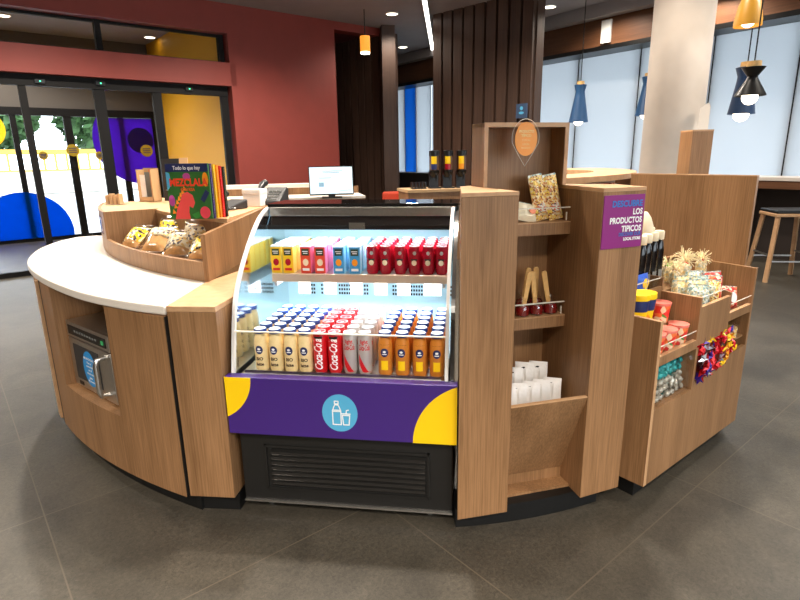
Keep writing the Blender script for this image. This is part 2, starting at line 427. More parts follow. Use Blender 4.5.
rw('wall_back', [(-9, 15, -15.15, -15, 0, 1.3), (-9, 15, -15.15, -15, 3.5, 4.0), (-9, -2, -15.15, -15, 1.3, 3.5), (8, 15, -15.15, -15, 1.3, 3.5), (-9.15, -9, -15, 4.3, 0, 4)], 'greywall')
rw('window_added_fill', [(-2+2*i-.04, -2+2*i+.04, -15.12, -15.02, 1.3, 3.5) for i in range(6)], 'frame')  # unseen opening behind the camera, added for soft frontal fill
rw('wall_vestibule', [(-9, 4.1, 4.2, 4.35, 2.62, 4.0), (-9, -3.2, 4.2, 4.35, 0, 2.62)], 'vestwall')
rw('wall_vestibule_side', [(3.6, 3.75, .36, 4.2, 0, 4.0)], 'yellowwall')
# upper glazing strip
rw('window_1', [(-3.2, 3.6, .2, .26, 3.11, 3.15), (-3.2, 3.6, .2, .26, 3.52, 3.56), (1.70, 1.78, .18, .28, 3.11, 3.56), (3.54, 3.62, .18, .28, 3.11, 3.56), (-1.0, -.92, .18, .28, 3.11, 3.56)], 'frame')
rw('window_pane_1', [(-3.2, 3.55, .225, .235, 3.14, 3.53)], 'glass')
# entrance door line, first glazing
def door(n, u0, u1, v, ztop, bars, hz, head='frame'):
    b = B()
    for (c, w) in bars: b.box(c-w/2, c+w/2, v-.035, v+.035, 0, ztop)
    b.box(u0, u1, v-.05, v+.05, ztop, hz); b.box(u0, u1, v-.04, v+.04, 0, .07)
    d = tag(b.obj('door_%d' % n, 'frame', loc=RW(0, 0), rot=(0, 0, ra)), kind='structure')
    B().box(u0, u1, v-.006, v+.006, .07, ztop).obj('glass_pane', 'glass', parent=d)
    return d
d1 = door(1, -3.2, 3.6, .18, 2.6, [(-2.6, .1), (-1.4, .1), (-.5, .1), (.68, .09), (1.63, .15), (2.45, .13), (3.54, .12)], 2.75)
d2 = door(2, -3.2, 3.6, 4.2, 2.47, [(-2, .1), (-.6, .1), (.93, .1), (1.86, .14), (2.87, .12), (3.55, .1)], 2.62)
def vdisc(name, cu, cz, r, m, zlo, zhi, v=4.15, ulim=3.5):
    pts = []
    for i in range(96):
        t = 2*math.pi*i/96; z = min(max(cz+r*math.sin(t), zlo), zhi); pts.append((min(cu+r*math.cos(t), ulim), z))
    return B().front(pts, v-.004, v).obj(name, m, parent=d2)
vdisc('blue_disc', .83, .17, .83, 'bluewin', .07, 2.4)
pd = vdisc('purple_disc', 3.2, 2.0, .93, 'purplewin', .3, 2.46)
vdisc('yellow_disc', .42, 2.2, .36, 'yellow', .3, 2.46)
vdisc('emblem', 3.22, 2.0, .27, translucent('violet emblem', srgb(96, 70, 136)), .3, 2.4, v=4.142)
for cu, cz, r in ((1.86, 1.80, .12), (1.33, 1.70, .085), (2.36, 1.69, .085), (3.32, 1.78, .13)):
    e = B().disc(cu, cz, r, r, 4.10 if cu == 1.86 else 4.14, t=.004).obj('door_sticker', mat('mustard sticker', srgb(168, 140, 20), .5), parent=d2)
    bb = B()
    for dz in (-.04, 0, .04): bb.box(cu-r*.6, cu+r*.6, (4.10 if cu == 1.86 else 4.14)-.006, (4.10 if cu == 1.86 else 4.14)-.004, cz+dz*r/.12-.008, cz+dz*r/.12+.008)
    bb.obj('sticker_lines', 'navyprint', parent=e)
for cu, cz in ((.9, 2.66), (1.66, 2.68), (2.95, 2.68)):
    B().box(cu-.06, cu+.06, .10, .13, cz-.025, cz+.025).obj('door_sensor', 'black', parent=d1)
    B().box(cu-.008, cu+.008, .09, .10, cz-.008, cz+.008).obj('green_light', mat('green led', (.05, 1, .35, 1), .5, emit=3), parent=d1)
# white swoosh on the yellow wall
B().ball((3.59, 1.4, 1.0), .5, sx=.01, sy=1, sz=.8, n=24).obj('white_disc', 'whiteprint', parent=None, loc=RW(0, 0), rot=(0, 0, ra))
tag(bpy.data.objects['white_disc'], 'white round graphic on the yellow vestibule wall', 'wall graphic')

# window wall on the right
WW = Frame((5.839, 7.877), 126)             # u runs away from the viewer, v to the inside (left-hand)
wa = WW.a
def ww(name, boxes, m, **k):
    b = B()
    for q in boxes: b.box(*q)
    return tag(b.obj(name, m, loc=WW(0, 0), rot=(0, 0, wa), **k), kind='structure')
ww('wall_right', [(-16, 12.2, -.25, 0, 0, 1.12), (-16, 12.2, -.25, 0, 3.78, 4.0)], 'darkwall')
ww('trim_1', [(-16, 12.2, -.05, .42, 3.36, 3.8)], 'beamwood')
ww('trim_2', [(-16, 12.2, -.08, .46, 3.29, 3.36)], 'black')
ww('trim_3', [(-16, 12.2, .0, .62, 3.8, 4.0)], 'ceil')
mull = [-9.1, -7.9, -6.7, -5.5, -4.3, -3.1, -1.95, -.78, .42, 1.6, 2.82, 4.08, 5.3, 6.5, 8.45, 9.11, 9.60, 11]
ww('window_2', [(c-.025, c+.025, -.16, -.04, 1.12, 3.78) for c in mull], 'black')
nb = 0
names = {8: 'white roller blind nearest the right edge, above the bar counter', 9: 'white roller blind right of the column, behind the dark pendant lamps',
         10: 'white roller blind hidden partly by the round column', 11: 'white roller blind behind the blue cone pendant, left of the column',
         12: 'white roller blind meeting the slatted timber wall', 15: 'white roller blind seen in the gap between the slatted walls'}
for i in range(len(mull)-1):
    blue = (i == 15)
    o = B()
    n = 14; u0, u1 = mull[i]+.010, mull[i+1]-.010
    o.box(u0, u1, -.02, -.017, 1.14, 3.30)
    lab = names.get(i, 'white roller blind behind the slatted timber wall')
    if i == 15: lab = 'blue roller blind in the gap between the slatted walls'
    if i == 14: lab = 'white roller blind seen in the gap between the slatted walls'
    if i < 8: lab = 'white roller blind outside the frame on the right wall'
    if i in (13, 16): lab = 'white roller blind hidden behind the slatted timber walls'
    if i == 12: lab = 'white roller blind just right of the slatted timber wall'
    if i < 6: 
        o.b.free(); continue
    ob = o.obj('roller_blind', 'blueblind' if blue else 'blind', loc=WW(0, 0), rot=(0, 0, wa))
    tag(ob, lab, 'blind', 'roller blinds on the window wall')
    B().box(u0, u1, -.023, -.014, 1.125, 1.15).obj('bottom_bar', 'whitemetal', parent=ob)
ww('wall_right_near', [(-16, -6.8, -.26, 0, 1.12, 3.78)], 'greywall')
o = B().box(1.68, 1.86, .42, .46, 3.4, 3.76).obj('air_vent', 'whitemetal', loc=WW(1.45, 0), rot=(0, 0, wa)); tag(o, 'white vertical box on the timber beam above the blinds', 'vent')
# bar counter at the window
bar = thing('bar_counter', 'long pale bar counter running along the window wall', 'counter', WW(0, 0), wa)
B().box(-3.0, 6.2, .02, .55, 1.17, 1.22).obj('counter_top', mat('pale counter', srgb(214, 204, 194), .4), parent=bar, bevel=.004)
B().box(-3.0, 6.2, .5, .53, 1.06, 1.17).obj('apron', 'beamwood', parent=bar)
for u in (-2.9, 0.9, 2.5, 4.2, 6.1): B().box(u-.03, u+.03, .1, .5, 0, 1.17).obj('leg', 'black', parent=bar)

# column
c = B().lathe([(.29, 0), (.29, 4.0)], n=48).obj('column', 'plaster', loc=(2.94, 6.15, 0), smooth=True); tag(c, kind='structure')

# slatted timber walls
def slat_wall(name, p, q, n, label, depth=.35, z1=4.0, glow=()):
    p, q = Vector(p), Vector(q); d = q-p; L = d.length; a = math.atan2(d.y, d.x)
    b = B().box(0, L, .14, depth, 0, z1)
    for i in range(n):
        u = L*(i+.5)/n; w = L/n*.80
        b.box(u-w/2, u+w/2, .05, .16, 0, z1)
    o = b.obj(name, 'walnut', loc=(p.x, p.y, 0), rot=(0, 0, a)); tag(o, kind='structure'); return o
slat_wall('wall_slats_1', (.62, 10.72), (2.10, 9.23), 9, '')
slat_wall('wall_slats_2', (-1.95, 13.3), (-.22, 11.55), 11, '', z1=3.9)
bb = B().box(0, .26, 0, .4, 0, 4.0).obj('wall_slats_end', 'walnut', loc=(-.27, 11.46, 0), rot=(0, 0, R(8))); tag(bb, kind='structure')
# small blue wall sign on the slats
sg = thing('wall_sign', 'small blue icon sign on the slatted wall above the orange disc', 'sign', (2.0, 9.27, 2.24), R(-45.2))
B().box(-.10, .10, -.02, 0, -.1, .12).obj('panel', mat('slate blue sign', srgb(48, 70, 100), .5), parent=sg)
B().disc(0, .05, .028, .028, -.021).disc(0, -.02, .045, .02, -.021).obj('icon', 'skyblue', parent=sg)

# world, exterior -----------------------------------------------------------
w = bpy.data.worlds.new('World'); scn.world = w; w.use_nodes = True
bg = w.node_tree.nodes['Background']; bg.inputs['Color'].default_value = (.82, .92, 1, 1); bg.inputs['Strength'].default_value = 5.2
rw('ground', [(-60, 60, 4.36, 90, -.14, -.04)], 'street')
rw('ground_road', [(-60, 60, 12, 19, -.05, -.02)], 'roadgrey')
gp = WW
tag(B().box(-30, 40, -40, -.3, -.14, -.04).obj('ground_street', 'street', loc=WW(0, 0), rot=(0, 0, wa)), kind='structure')
bld = thing('street_building', 'pale low building across the street with yellow railing', 'building', RW(4, 24), ra)
B().box(-14, 14, 0, 3, 0, 1.1).obj('wall', 'wallpale', parent=bld)
rl = B()
for i in range(57): rl.box(-14+i*.5-.05, -14+i*.5+.05, -.1, 0, 1.15, 1.9)
rl.box(-14, 14, -.14, .02, 1.9, 2.15).box(-14, 14, -.14, .02, 1.1, 1.18)
rl.obj('railing', mat('yellow ochre railing', srgb(222, 170, 70), .6), parent=bld)
def tree(loc, h, r, label, seed):
    rnd = random.Random(seed)
    t = thing('tree', label, 'tree', loc, 0, 'trees across the street')
    B().lathe([(.28, 0), (.2, h*.5), (.1, h*.8)], n=10).obj('trunk', 'bark', parent=t, smooth=True)
    b = B()
    for k in range(2200):
        th, ph = rnd.uniform(0, 6.283), math.acos(rnd.uniform(-1, 1)); rr = r*rnd.uniform(.45, 1)**.5
        p = Vector((rr*math.sin(ph)*math.cos(th), rr*math.sin(ph)*math.sin(th), h*.72+rr*.8*math.cos(ph)))
        a = Vector((rnd.gauss(0, 1), rnd.gauss(0, 1), rnd.gauss(0, 1))).normalized(); u = a.orthogonal().normalized(); v_ = a.cross(u)
        s = rnd.uniform(.22, .5)
        b.b.faces.new([b.b.verts.new(p+u*s), b.b.verts.new(p+v_*s*.6), b.b.verts.new(p-u*s), b.b.verts.new(p-v_*s*.6)])
    b.obj('foliage', 'leaf', parent=t)
for k, (u, h, lab) in enumerate([(-5.5, 6.2, 'leafy green street tree seen at the left edge of the glazing'), (2, 6.6, 'leafy green street tree seen through the sliding doors'),
                                 (9.5, 6.4, 'leafy green street tree behind the purple disc'), (17, 7, 'leafy green street tree hidden beyond the yellow wall')]):
    tree(RW(u, 33), h, 3.4, lab, k)

# ceiling fittings -----------------------------------------------------------
def downlight(x, y, label):
    t = thing('ceiling_downlight', label, 'ceiling light', (x, y, 3.985), 0, 'recessed downlights')
    B().lathe([(.10, 0), (.115, 0), (.115, .014), (.10, .014), (.10, 0)], n=24).obj('rim', 'whitemetal', parent=t, smooth=True)
    B().cyl((0, 0, .004), .098, .008, 24).obj('lens', 'bulb', parent=t)
for x, y, l in [(-.06, 10.6, 'round ceiling downlight left of the white light strip, nearer one'), (.16, 13.7, 'round ceiling downlight left of the white light strip, farther one'),
                (2.62, 10.3, 'round ceiling downlight just right of the slatted wall'), (3.70, 11.4, 'round ceiling downlight beside the smoke detector'),
                (-5.0, 12.2, 'round downlight behind the upper glazing, right of the mullion'), (-6.65, 10.28, 'round downlight behind the upper glazing at the left edge')]:
    downlight(x, y, l)
t = thing('smoke_detector', 'flat white smoke detector between two downlights', 'smoke detector', (3.2, 10.95, 3.95))
B().lathe([(.0, 0), (.05, 0), (.08, .02), (.085, .05)], n=20).obj('body', 'grey', parent=t, smooth=True)
ls = thing('linear_ceiling_light', 'thin white light strip on the ceiling beside the slatted wall', 'ceiling light', (.45, 9.4, 3.93), math.atan2(4.652, .425)-math.pi/2)
B().box(-.045, .045, -3, 5.2, 0, .06).obj('housing', 'dkgrey', parent=ls); B().box(-.035, .035, -3, 5.2, -.012, 0).obj('diffuser', 'led', parent=ls)

def pendant(name, loc, prof, m, label, ztop=4.0, cork=True, glow='bulb', bulbz=0.0, br=.055, cordoff=0):
    t = thing(name, label, 'pendant lamp', loc, 0, 'pendant lamps')
    inner = [(max(r-.004, .001), z+.002) for r, z in prof][::-1]
    B().lathe(prof+inner+[prof[0]], n=28).obj('lamp_shade', m, parent=t, smooth=True)
    top = prof[-1][1]
    if cork: B().lathe([(prof[-1][0]*.62, top-.005), (prof[-1][0]*.6, top+.05)], n=16).obj('wooden_collar', 'stick', parent=t, smooth=True)
    B().ball((0, 0, bulbz), br, n=16).obj('bulb', glow, parent=t, smooth=True)
    B().cyl((0, 0, top+.02), .006, ztop-loc[2]-top-.02, 8).obj('cord', 'black', parent=t)
cone = [(.14, 0), (.136, .02), (.075, .36), (.066, .43), (.088, .52)]
pendant('pendant_lamp', (2.70, 8.60, 2.03), cone, 'bluecone', 'blue cone pendant lamp left of the white column', bulbz=.02, br=.07)
pendant('pendant_lamp', (3.56, 8.3, 2.09), cone, 'bluecone', 'blue cone pendant lamp half hidden behind the column', bulbz=.02, br=.07)
pendant('pendant_lamp', (3.33, 5.60, 1.93), [(.12, 0), (.116, .02), (.074, .29), (.07, .34), (.096, .42)], 'navycone', 'navy cone pendant lamp right of the column, lower of two', bulbz=.0, br=.07)
pendant('pendant_lamp', (3.12, 5.15, 2.055), [(.125, 0), (.12, .015), (.045, .145), (.04, .16), (.095, .235)], 'black', 'black hourglass pendant lamp overlapping the navy cone lamp', bulbz=-.01, br=.065)
pendant('pendant_lamp', (3.14, 5.36, 2.66), [(.115, 0), (.112, .05), (.092, .17), (.056, .27), (.03, .30)], 'ochre', 'ochre yellow dome pendant lamp cut by the top edge', bulbz=.05, br=.06)
t = thing('pendant_lamp', 'small glowing orange cylinder lamp under the red lintel', 'pendant lamp', (-.53, 10.29, 3.30), 0)
B().cyl((0, 0, .03), .085, .25, 24).obj('lamp_shade', 'lampglow', parent=t, smooth=True); B().cyl((0, 0, 0), .08, .03, 24).obj('bulb', 'bulb', parent=t)
B().cyl((0, 0, .28), .008, .42, 8).obj('cord', 'black', parent=t)

# stool -----------------------------------------------------------------------
def stool(loc, rz, label):
    t = thing('bar_stool', label, 'stool', loc, rz, 'bar stools')
    B().box(-.24, .24, -.22, .22, .80, .84).obj('seat', 'oakedge', parent=t, bevel=.01); B().box(-.235, .235, -.215, .215, .84, .88).obj('cushion', 'black', parent=t, bevel=.015)
    for sx in (-1, 1):
        for sy in (-1, 1): B().bar((sx*.20, sy*.18, .80), (sx*.27, sy*.25, 0), .045).obj('leg', 'oakedge', parent=t)
    rr = B()
    for sy in (-1, 1): rr.bar((-.245, sy*.225, .26), (.245, sy*.225, .26), .018)
    for sx in (-1, 1): rr.bar((sx*.245, -.225, .33), (sx*.245, .225, .33), .018)
    rr.obj('footrest', 'steel', parent=t)
stool((4.83, 6.85, 0), R(-8), 'wooden bar stool with black cushion under the window counter')

# ================================================================== KIOSK
# ---- left curved microwave cabinet
CC = (.485, 5.23); CR = 3.348
o = (-1.5, 2.9)
mc = thing('curved_cabinet', 'curved oak cabinet with a microwave niche under the white counter', 'cabinet', (o[0], o[1], 0))
cl = (CC[0]-o[0], CC[1]-o[1])
fp = B()
A0, A1, A2, A3 = 220.6, 225.7, 236.6, 243.75
T = .03
fp.arc(cl, CR-T, CR, A0+1.45, A1, .09, .955, 8); fp.arc(cl, CR-T, CR, A2, A3-.06, .09, .955, 10); B().arc(cl, CR-T, CR-.003, A3-.06, A3+.02, .09, .955, 2).obj('seam', 'plinth', parent=mc)
fp.arc(cl, CR-T, CR, A1, A2, .09, .40, 14)
fp.obj('front_panel', 'oak', parent=mc, smooth=True)
nb_ = B()
nb_.arc(cl, CR-.55, CR-T, A1, A2, .37, .40, 14).arc(cl, CR-.55, CR-T, A1-.6, A1, .37, .955, 2).arc(cl, CR-.55, CR-T, A2, A2+.6, .37, .955, 2).arc(cl, CR-.57, CR-.55, A1, A2, .37, .955, 10)
nb_.obj('niche', 'oak', parent=mc)
B().arc(cl, CR-.60, CR-.05, 221.5, 244.3, 0, .09, 24).obj('plinth', 'plinth', parent=mc)
B().arc(cl, CR-T, CR+.012, A0, A0+.85, .12, .95, 3).obj('narrow_door', 'oakedge', parent=mc)
B().arc(cl, CR-T, CR-.001, A0+.85, A0+1.42, .09, .955, 3).obj('gap_shade_strip', 'plinth', parent=mc)  # black strip, almost flush, painting in the shade of the gap
ep = B().arc(cl, CR-.62, CR+.004, 219.95, 220.5, .09, .955, 2)
ep.obj('end_panel', 'oakedge', parent=mc)
B().arc(cl, CR-.62, CR-.02, 219.2, 219.9, .09, .955, 2).obj('gap_shade_strip', 'plinth', parent=mc)  # black strip in place of the shade between the panels
B().arc(cl, CR-.62, CR+.0, 218.45, 219.15, .12, .955, 2).obj('side_door', 'oakedge', parent=mc)
B().arc(cl, CR-.6, CR-.56, 200, 218.4, 0, .955, 16).obj('rear_panel', 'oak', parent=mc)
# ---- filler cabinet between counter and fridge
o = (-.87, 2.5)
fc = thing('end_cabinet', 'narrow oak cabinet between the curved cabinet and the drinks fridge', 'cabinet', (o[0], o[1], 0))
body = [(-.984, 2.236), (-.772, 2.215), (-.63, 3.20), (-.80, 3.2), (-.972, 2.70)]
B().prism(loc_pts(body, o), .09, .975).obj('body', 'oak', parent=fc, bevel=.002)
B().prism(loc_pts(body, o), .976, 1.0).obj('top', 'oakedge', parent=fc, bevel=.002)
B().prism(loc_pts([(-.98, 2.275), (-.765, 2.255), (-.63, 3.2), (-.8, 3.2)], o), 0, .089).obj('plinth', 'plinth', parent=fc)
# ---- white countertop
o = (-1.7, 3.3)
outer = [(-.992, 2.238)]
ctl = [(-.992, 2.238), (-1.237, 2.352), (-1.554, 2.56), (-1.954, 2.93), (-2.289, 3.342), (-2.52, 3.80), (-2.62, 4.2), (-2.60, 4.45)]
def smooth_path(p, n=6):
    out = []
    for i in range(len(p)-1):
        p0, p1, p2, p3 = p[max(i-1, 0)], p[i], p[i+1], p[min(i+2, len(p)-1)]
        for k in range(n):
            t = k/n
            out.append(tuple(.5*((2*p1[j])+(-p0[j]+p2[j])*t+(2*p0[j]-5*p1[j]+4*p2[j]-p3[j])*t*t+(-p0[j]+3*p1[j]-3*p2[j]+p3[j])*t**3) for j in (0, 1)))
    return out+[p[-1]]
FC = (.806, 5.498); FR = 3.321
def fpt(a, r=FR): return (FC[0]+r*math.cos(R(a)), FC[1]+r*math.sin(R(a)))
inner = [fpt(a, FR-.02) for a in range(-162, -121, 2)]
poly = smooth_path(ctl)+[(-2.48, 4.52)]+inner+[(-.978, 2.70)]
ct = B().prism(loc_pts(poly, o), .958, 1.0).obj('countertop', 'white', loc=(o[0], o[1], 0), bevel=.008)
tag(ct, 'white curved solid countertop with rounded front edge', 'countertop')
# ---- bakery display
o = (-1.5, 3.5)
bk = thing('bakery_display', 'curved oak display tray standing on the white counter', 'display', (o[0], o[1], 1.0))
fl_ = (FC[0]-o[0], FC[1]-o[1])
aL, aR = -144.6, -122.45
B().arc(fl_, FR-.02, FR, aL, aR, 0, .10, 20).obj('front_lip', 'oak', parent=bk, smooth=True)
B().prism(loc_pts([fpt(a, FR-.021) for a in range(-144, -123, 2)]+[fpt(-122.7, FR-.021)]+[(-.967, 3.07)]+[fpt(a, FR-.319) for a in range(-127, -145, -2)], o), .03, .05).obj('tray_floor', 'oak', parent=bk)
B().arc(fl_, FR-.34, FR-.32, aL, -126.4, 0, .2495, 20).obj('back_panel', 'oak', parent=bk, smooth=True)
B().arc(fl_, FR-.02, FR, -161, aL, 0, .275, 12).obj('side_fascia', 'oak', parent=bk, smooth=True)
B().arc(fl_, FR-.33, FR-.02, aL-.35, aL, 0, .275, 2).obj('tray_end', 'oak', parent=bk)
B().arc(fl_, FR-.34, FR-.021, -161, aL-.36, .25, .2735, 10).obj('end_cover', 'oakedge', parent=bk)
# right side panel rising slightly to the rear
sp = [fpt(aR), (-.955, 2.70), (-.905, 3.95), (-.925, 3.95)]
B().prism(loc_pts(sp, o), 0, .24, zt=[.236, .236, .275, .275]).obj('side_panel', 'oak', parent=bk)
top = [fpt(a, FR-.32) for a in range(-160, -126, 2)]+[(-.962, 3.10), (-.928, 4.15), (-1.2, 4.55), (-2.2, 4.95)]
B().prism(loc_pts(top, o), .25, .27).obj('top_board', 'oakedge', parent=bk)
lh = B(); 
lh.arc(fl_, FR, FR+.004, -150.2, -146.4, .12, .235, 4); lh.obj('label_holder', 'acrylic', parent=bk)
B().arc(fl_, FR+.0005, FR+.002, -148.6, -147.2, .135, .225, 2).obj('label_card', 'whiteprint', parent=bk)
B().arc(fl_, FR+.0025, FR+.0035, -148.3, -147.5, .15, .21, 2).obj('label_print', 'blueprint', parent=bk)

def pastry_pack(loc, rz, rx, label, print_m='packprint', w=.185, h=.20, full=False):
    t = thing('pastry_pack', label, 'snack pack', loc, group='wrapped pastries in the curved tray', rot=(rx, 0, rz))
    B().pillow(w*.86, h*.8, .05, (0, 0, .012), 6, 8).obj('pastry', 'bread', parent=t, smooth=True)
    B().pillow(w, h, .06, (0, 0, 0)).obj('clear_wrapper', 'film', parent=t, smooth=True)
    if full: B().pillow(w*.94, h*.66, .062, (0, -.003, h*.2), 6, 8).obj('printed_label', print_m, parent=t, smooth=True)
    else: B().pillow(w*.9, h*.42, .058, (0, -.004, h*.5), 6, 8).obj('printed_label', print_m, parent=t, smooth=True)
PK = [((-1.72, 3.46, 1.056), -30, -48, 'wrapped pastry with yellow label at the left end of the curved tray', 'packprint', True),
      ((-1.49, 3.28, 1.056), -16, -46, 'plain wrapped pastry in clear film, second from left in the tray', 'packprint2', False),
      ((-1.29, 3.14, 1.056), -10, -46, 'wrapped pastry with pale printed label, third from left in the tray', 'packprint2', True),
      ((-1.09, 2.99, 1.056), -6, -48, 'wrapped pastry with bright yellow label nearest the right side panel', 'packprint', True),
      ((-1.45, 3.41, 1.075), -18, -28, 'yellow wrapped pastry sticking up behind the plain one', 'packprint', True),
      ((-1.19, 3.17, 1.075), -12, -28, 'pale printed pastry pack at the back right of the tray', 'packprint2', True)]
for l, rz, rx, lab, pm, fu in PK: pastry_pack(l, R(rz), R(rx), lab, pm, full=fu)

# ---- on top of the bakery display
bk1 = thing('activity_book', 'large green childrens book with a red dinosaur on the cover', 'book', (-1.285, 3.128, 1.271), R(-8))
B().box(0, .25, 0, .012, 0, .252).obj('cover', mat('green cover print', srgb(48, 108, 44), .4), parent=bk1)
B().box(0.001, .249, -.0015, 0, .215, .252).obj('title_band', 'navyprint', parent=bk1)
tt = B().text('Todo lo que hay', .024, .125, .232, -.0025, bold=.0006); tt.obj('series_title', 'whiteprint', parent=bk1)
tt = B().text('MEZCLALA', .046, .128, .166, -.0015, bold=.002, sx=.98); tt.obj('title', mat('orange red lettering', srgb(240, 70, 40), .4), parent=bk1)
tt = B().text('CON RISA', .018, .12, .135, -.0015, bold=.001); tt.obj('subtitle', mat('orange lettering', srgb(226, 96, 40), .4), parent=bk1)
dn = [(.03, 0), (.045, .045), (.07, .085), (.085, .115), (.115, .125), (.145, .11), (.155, .075), (.14, .05), (.12, .06), (.115, .03), (.12, 0)]
B().front(dn, -.002, 0).obj('dinosaur_picture', mat('coral print', srgb(240, 82, 80), .4), parent=bk1)
sp_ = B()
for i in range(7):
    t_ = i/6; x, z = .028+.075*t_, .03+.105*t_**.8
    sp_.front([(x-.012, z-.006), (x+.012, z-.004), (x-.006, z+.016)], -.0012, 0)
sp_.obj('dinosaur_spines', mat('orange spines', srgb(250, 150, 40), .4), parent=bk1)
B().disc(.02, .085, .018, .026, 0, t=.001).disc(.12, .195, .022, .015, 0, t=.001).obj('plum_shapes', mat('plum print', srgb(180, 70, 150), .4), parent=bk1)
B().disc(.228, .18, .017, .032, 0, t=.0012).obj('orange_balloon', 'orange', parent=bk1)
B().front([(.19, .09), (.225, .135), (.245, .12), (.21, .075)], -.001, 0).obj('blue_tooth_brush', 'navyprint', parent=bk1)
B().disc(.21, .03, .03, .028, 0, t=.0013).obj('small_dinosaur', mat('coral pink print', srgb(236, 70, 90), .4), parent=bk1)
B().front([(.13, .02), (.17, .035), (.185, .012), (.15, .002)], -.001, 0).obj('green_leaf', mat('leaf print', srgb(60, 150, 60), .4), parent=bk1)
B().front([(0, .13), (.03, .16), (.02, .21), (0, .215)], -.001, 0).obj('teal_shape', 'skyblue', parent=bk1)
cols = ['purple', 'yellow', 'orange', 'redp', 'darkgreen']
labs = ['purple book standing just behind the green dinosaur book', 'yellow book standing behind the dinosaur book, second behind it', 'orange book standing behind the dinosaur book, third behind it',
        'red book standing behind the dinosaur book, fourth behind it', 'dark green book at the back of the row behind the dinosaur book']
for i, (cname, lab) in enumerate(zip(cols, labs)):
    k = .022*(i+1)
    t = thing('activity_book', lab, 'book', (-1.285+.25*math.cos(R(-8))*0+.14*k+.008*i, 3.128+k*1.0, 1.271), R(-8), 'books behind the dinosaur book')
    bb = B().box(0.002, .252, 0, .004, 0, .25-.004*i).box(.002, .252, .014, .018, 0, .25-.004*i).box(.002, .006, 0, .018, 0, .25-.004*i); bb.obj('cover', cname, parent=t)
    B().box(.008, .248, .004, .014, .003, .245-.004*i).obj('pages', 'whitebag', parent=t)
for o_ in [x for x in bpy.data.objects if x.parent and x.parent.get('category') == 'book']:
    for v in o_.data.vertices: v.co.z *= 1.2
# leaflet stand behind
t = thing('leaflet_stand', 'kraft leaflet holder with colour leaflets left of the green book', 'leaflet holder', (-1.99, 4.42, 1.271), R(-12))
B().box(-.065, -.055, 0, .1, 0, .25).box(.055, .065, 0, .1, 0, .25).box(-.065, .065, .09, .1, 0, .26).box(-.065, .065, 0, .1, 0, .01).box(-.065, .065, 0, .008, 0, .04).obj('holder', 'cardboard', parent=t)
for i, (cn, x) in enumerate([('whitebag', -.03), ('grey', .0), ('jred', .028)]): B().box(x-.022, x+.022, .02+.02*i, .024+.02*i, .012, .21+.02*i).obj('leaflet', cn, parent=t)
t = thing('card_display', 'dark grey upright card display behind the green book', 'display stand', (-1.80, 4.50, 1.271), R(-10))
B().side([(0, 0), (.10, 0), (.04, .33), (.02, .33)], -.09, .07).obj('panel', 'dkgrey', parent=t); B().box(-.07, .05, -.001+.004, .006, .08, .09).box(-.07, .05, .004, .008, .04, .055).obj('print_lines', 'grey', parent=t)
t = thing('brochure', 'pale green upright brochure leaning beside the green book', 'brochure', (-1.62, 4.2, 1.271), R(-10), rot=(R(-8), 0, R(-10)))
B().box(-.05, .05, 0, .012, 0, .27).obj('brochure_cover', mat('pale green print', srgb(176, 206, 170), .5), parent=t); B().box(-.03, .04, .013, .02, .20, .34).obj('brochure_sheet', 'cardboard', parent=t)
# small paper slips at the left
t = thing('sugar_holder', 'small wire holder of paper slips at the left back of the display', 'holder', (-2.13, 4.16, 1.271))
for i in range(4): B().box(-.05+.03*i, -.035+.03*i, 0, .06, .004, .075+.008*(i % 2)).obj('paper_slip', 'cardboard', parent=t)
B().box(-.06, .08, -.01, .07, 0, .006).obj('tray', 'steel', parent=t)
# phone handset, white box
t = thing('telephone', 'black telephone lying on the wooden top beside the white box', 'telephone', (-1.13, 3.70, 1.271), R(-30))
B().side([(-.09, 0), (.09, 0), (.09, .06), (-.09, .02)], -.06, .09).obj('phone_base', 'dkgrey', parent=t, bevel=.008)
B().tube([(-.11, -.09, .05), (-.11, -.05, .07), (-.11, .05, .09), (-.11, .10, .09)], .022, 10).obj('handset', 'black', parent=t, smooth=True)
B().tube([(-.02, -.10, .012), (.06, -.16, .012), (.12, -.14, .012), (.12, -.05, .012)], .006, 6).obj('cable', 'black', parent=t)
t = thing('card_box', 'plain white box beside the black telephone', 'box', (-1.02, 3.86, 1.271), R(-12))
B().box(-.06, .07, 0, .12, 0, .11).obj('box_body', 'whitebag', parent=t, bevel=.004); B().box(-.062, .072, -.002, .122, .085, .115).obj('lid', 'whitebag', parent=t, bevel=.003)
t = thing('desk_phone', 'grey desk telephone with keypad behind the fridge top', 'telephone', (-.93, 4.0, 1.271), R(-12))
B().side([(-.08, 0), (.09, 0), (.09, .11), (.06, .12), (-.08, .03)], -.03, .12).obj('phone_base', 'dkgrey', parent=t, bevel=.006)
B().tube([(-.055, -.07, .055), (-.06, -.03, .085), (-.06, .05, .14), (-.055, .09, .15)], .024, 10).obj('handset', 'black', parent=t, smooth=True)
sc_ = B().box(0, .1, .045, .05, 0, .05); sc_.obj('phone_screen', 'grey', parent=t, loc=(0, .01, .085), rot=(R(-58), 0, 0))
kb = B()
for i in range(3):
    for j in range(4): kb.box(.005+.032*i, .03+.032*i, -.07+.025*j, -.052+.025*j, .034+.018*j, .045+.018*j)
kb.obj('keypad', 'grey', parent=t)

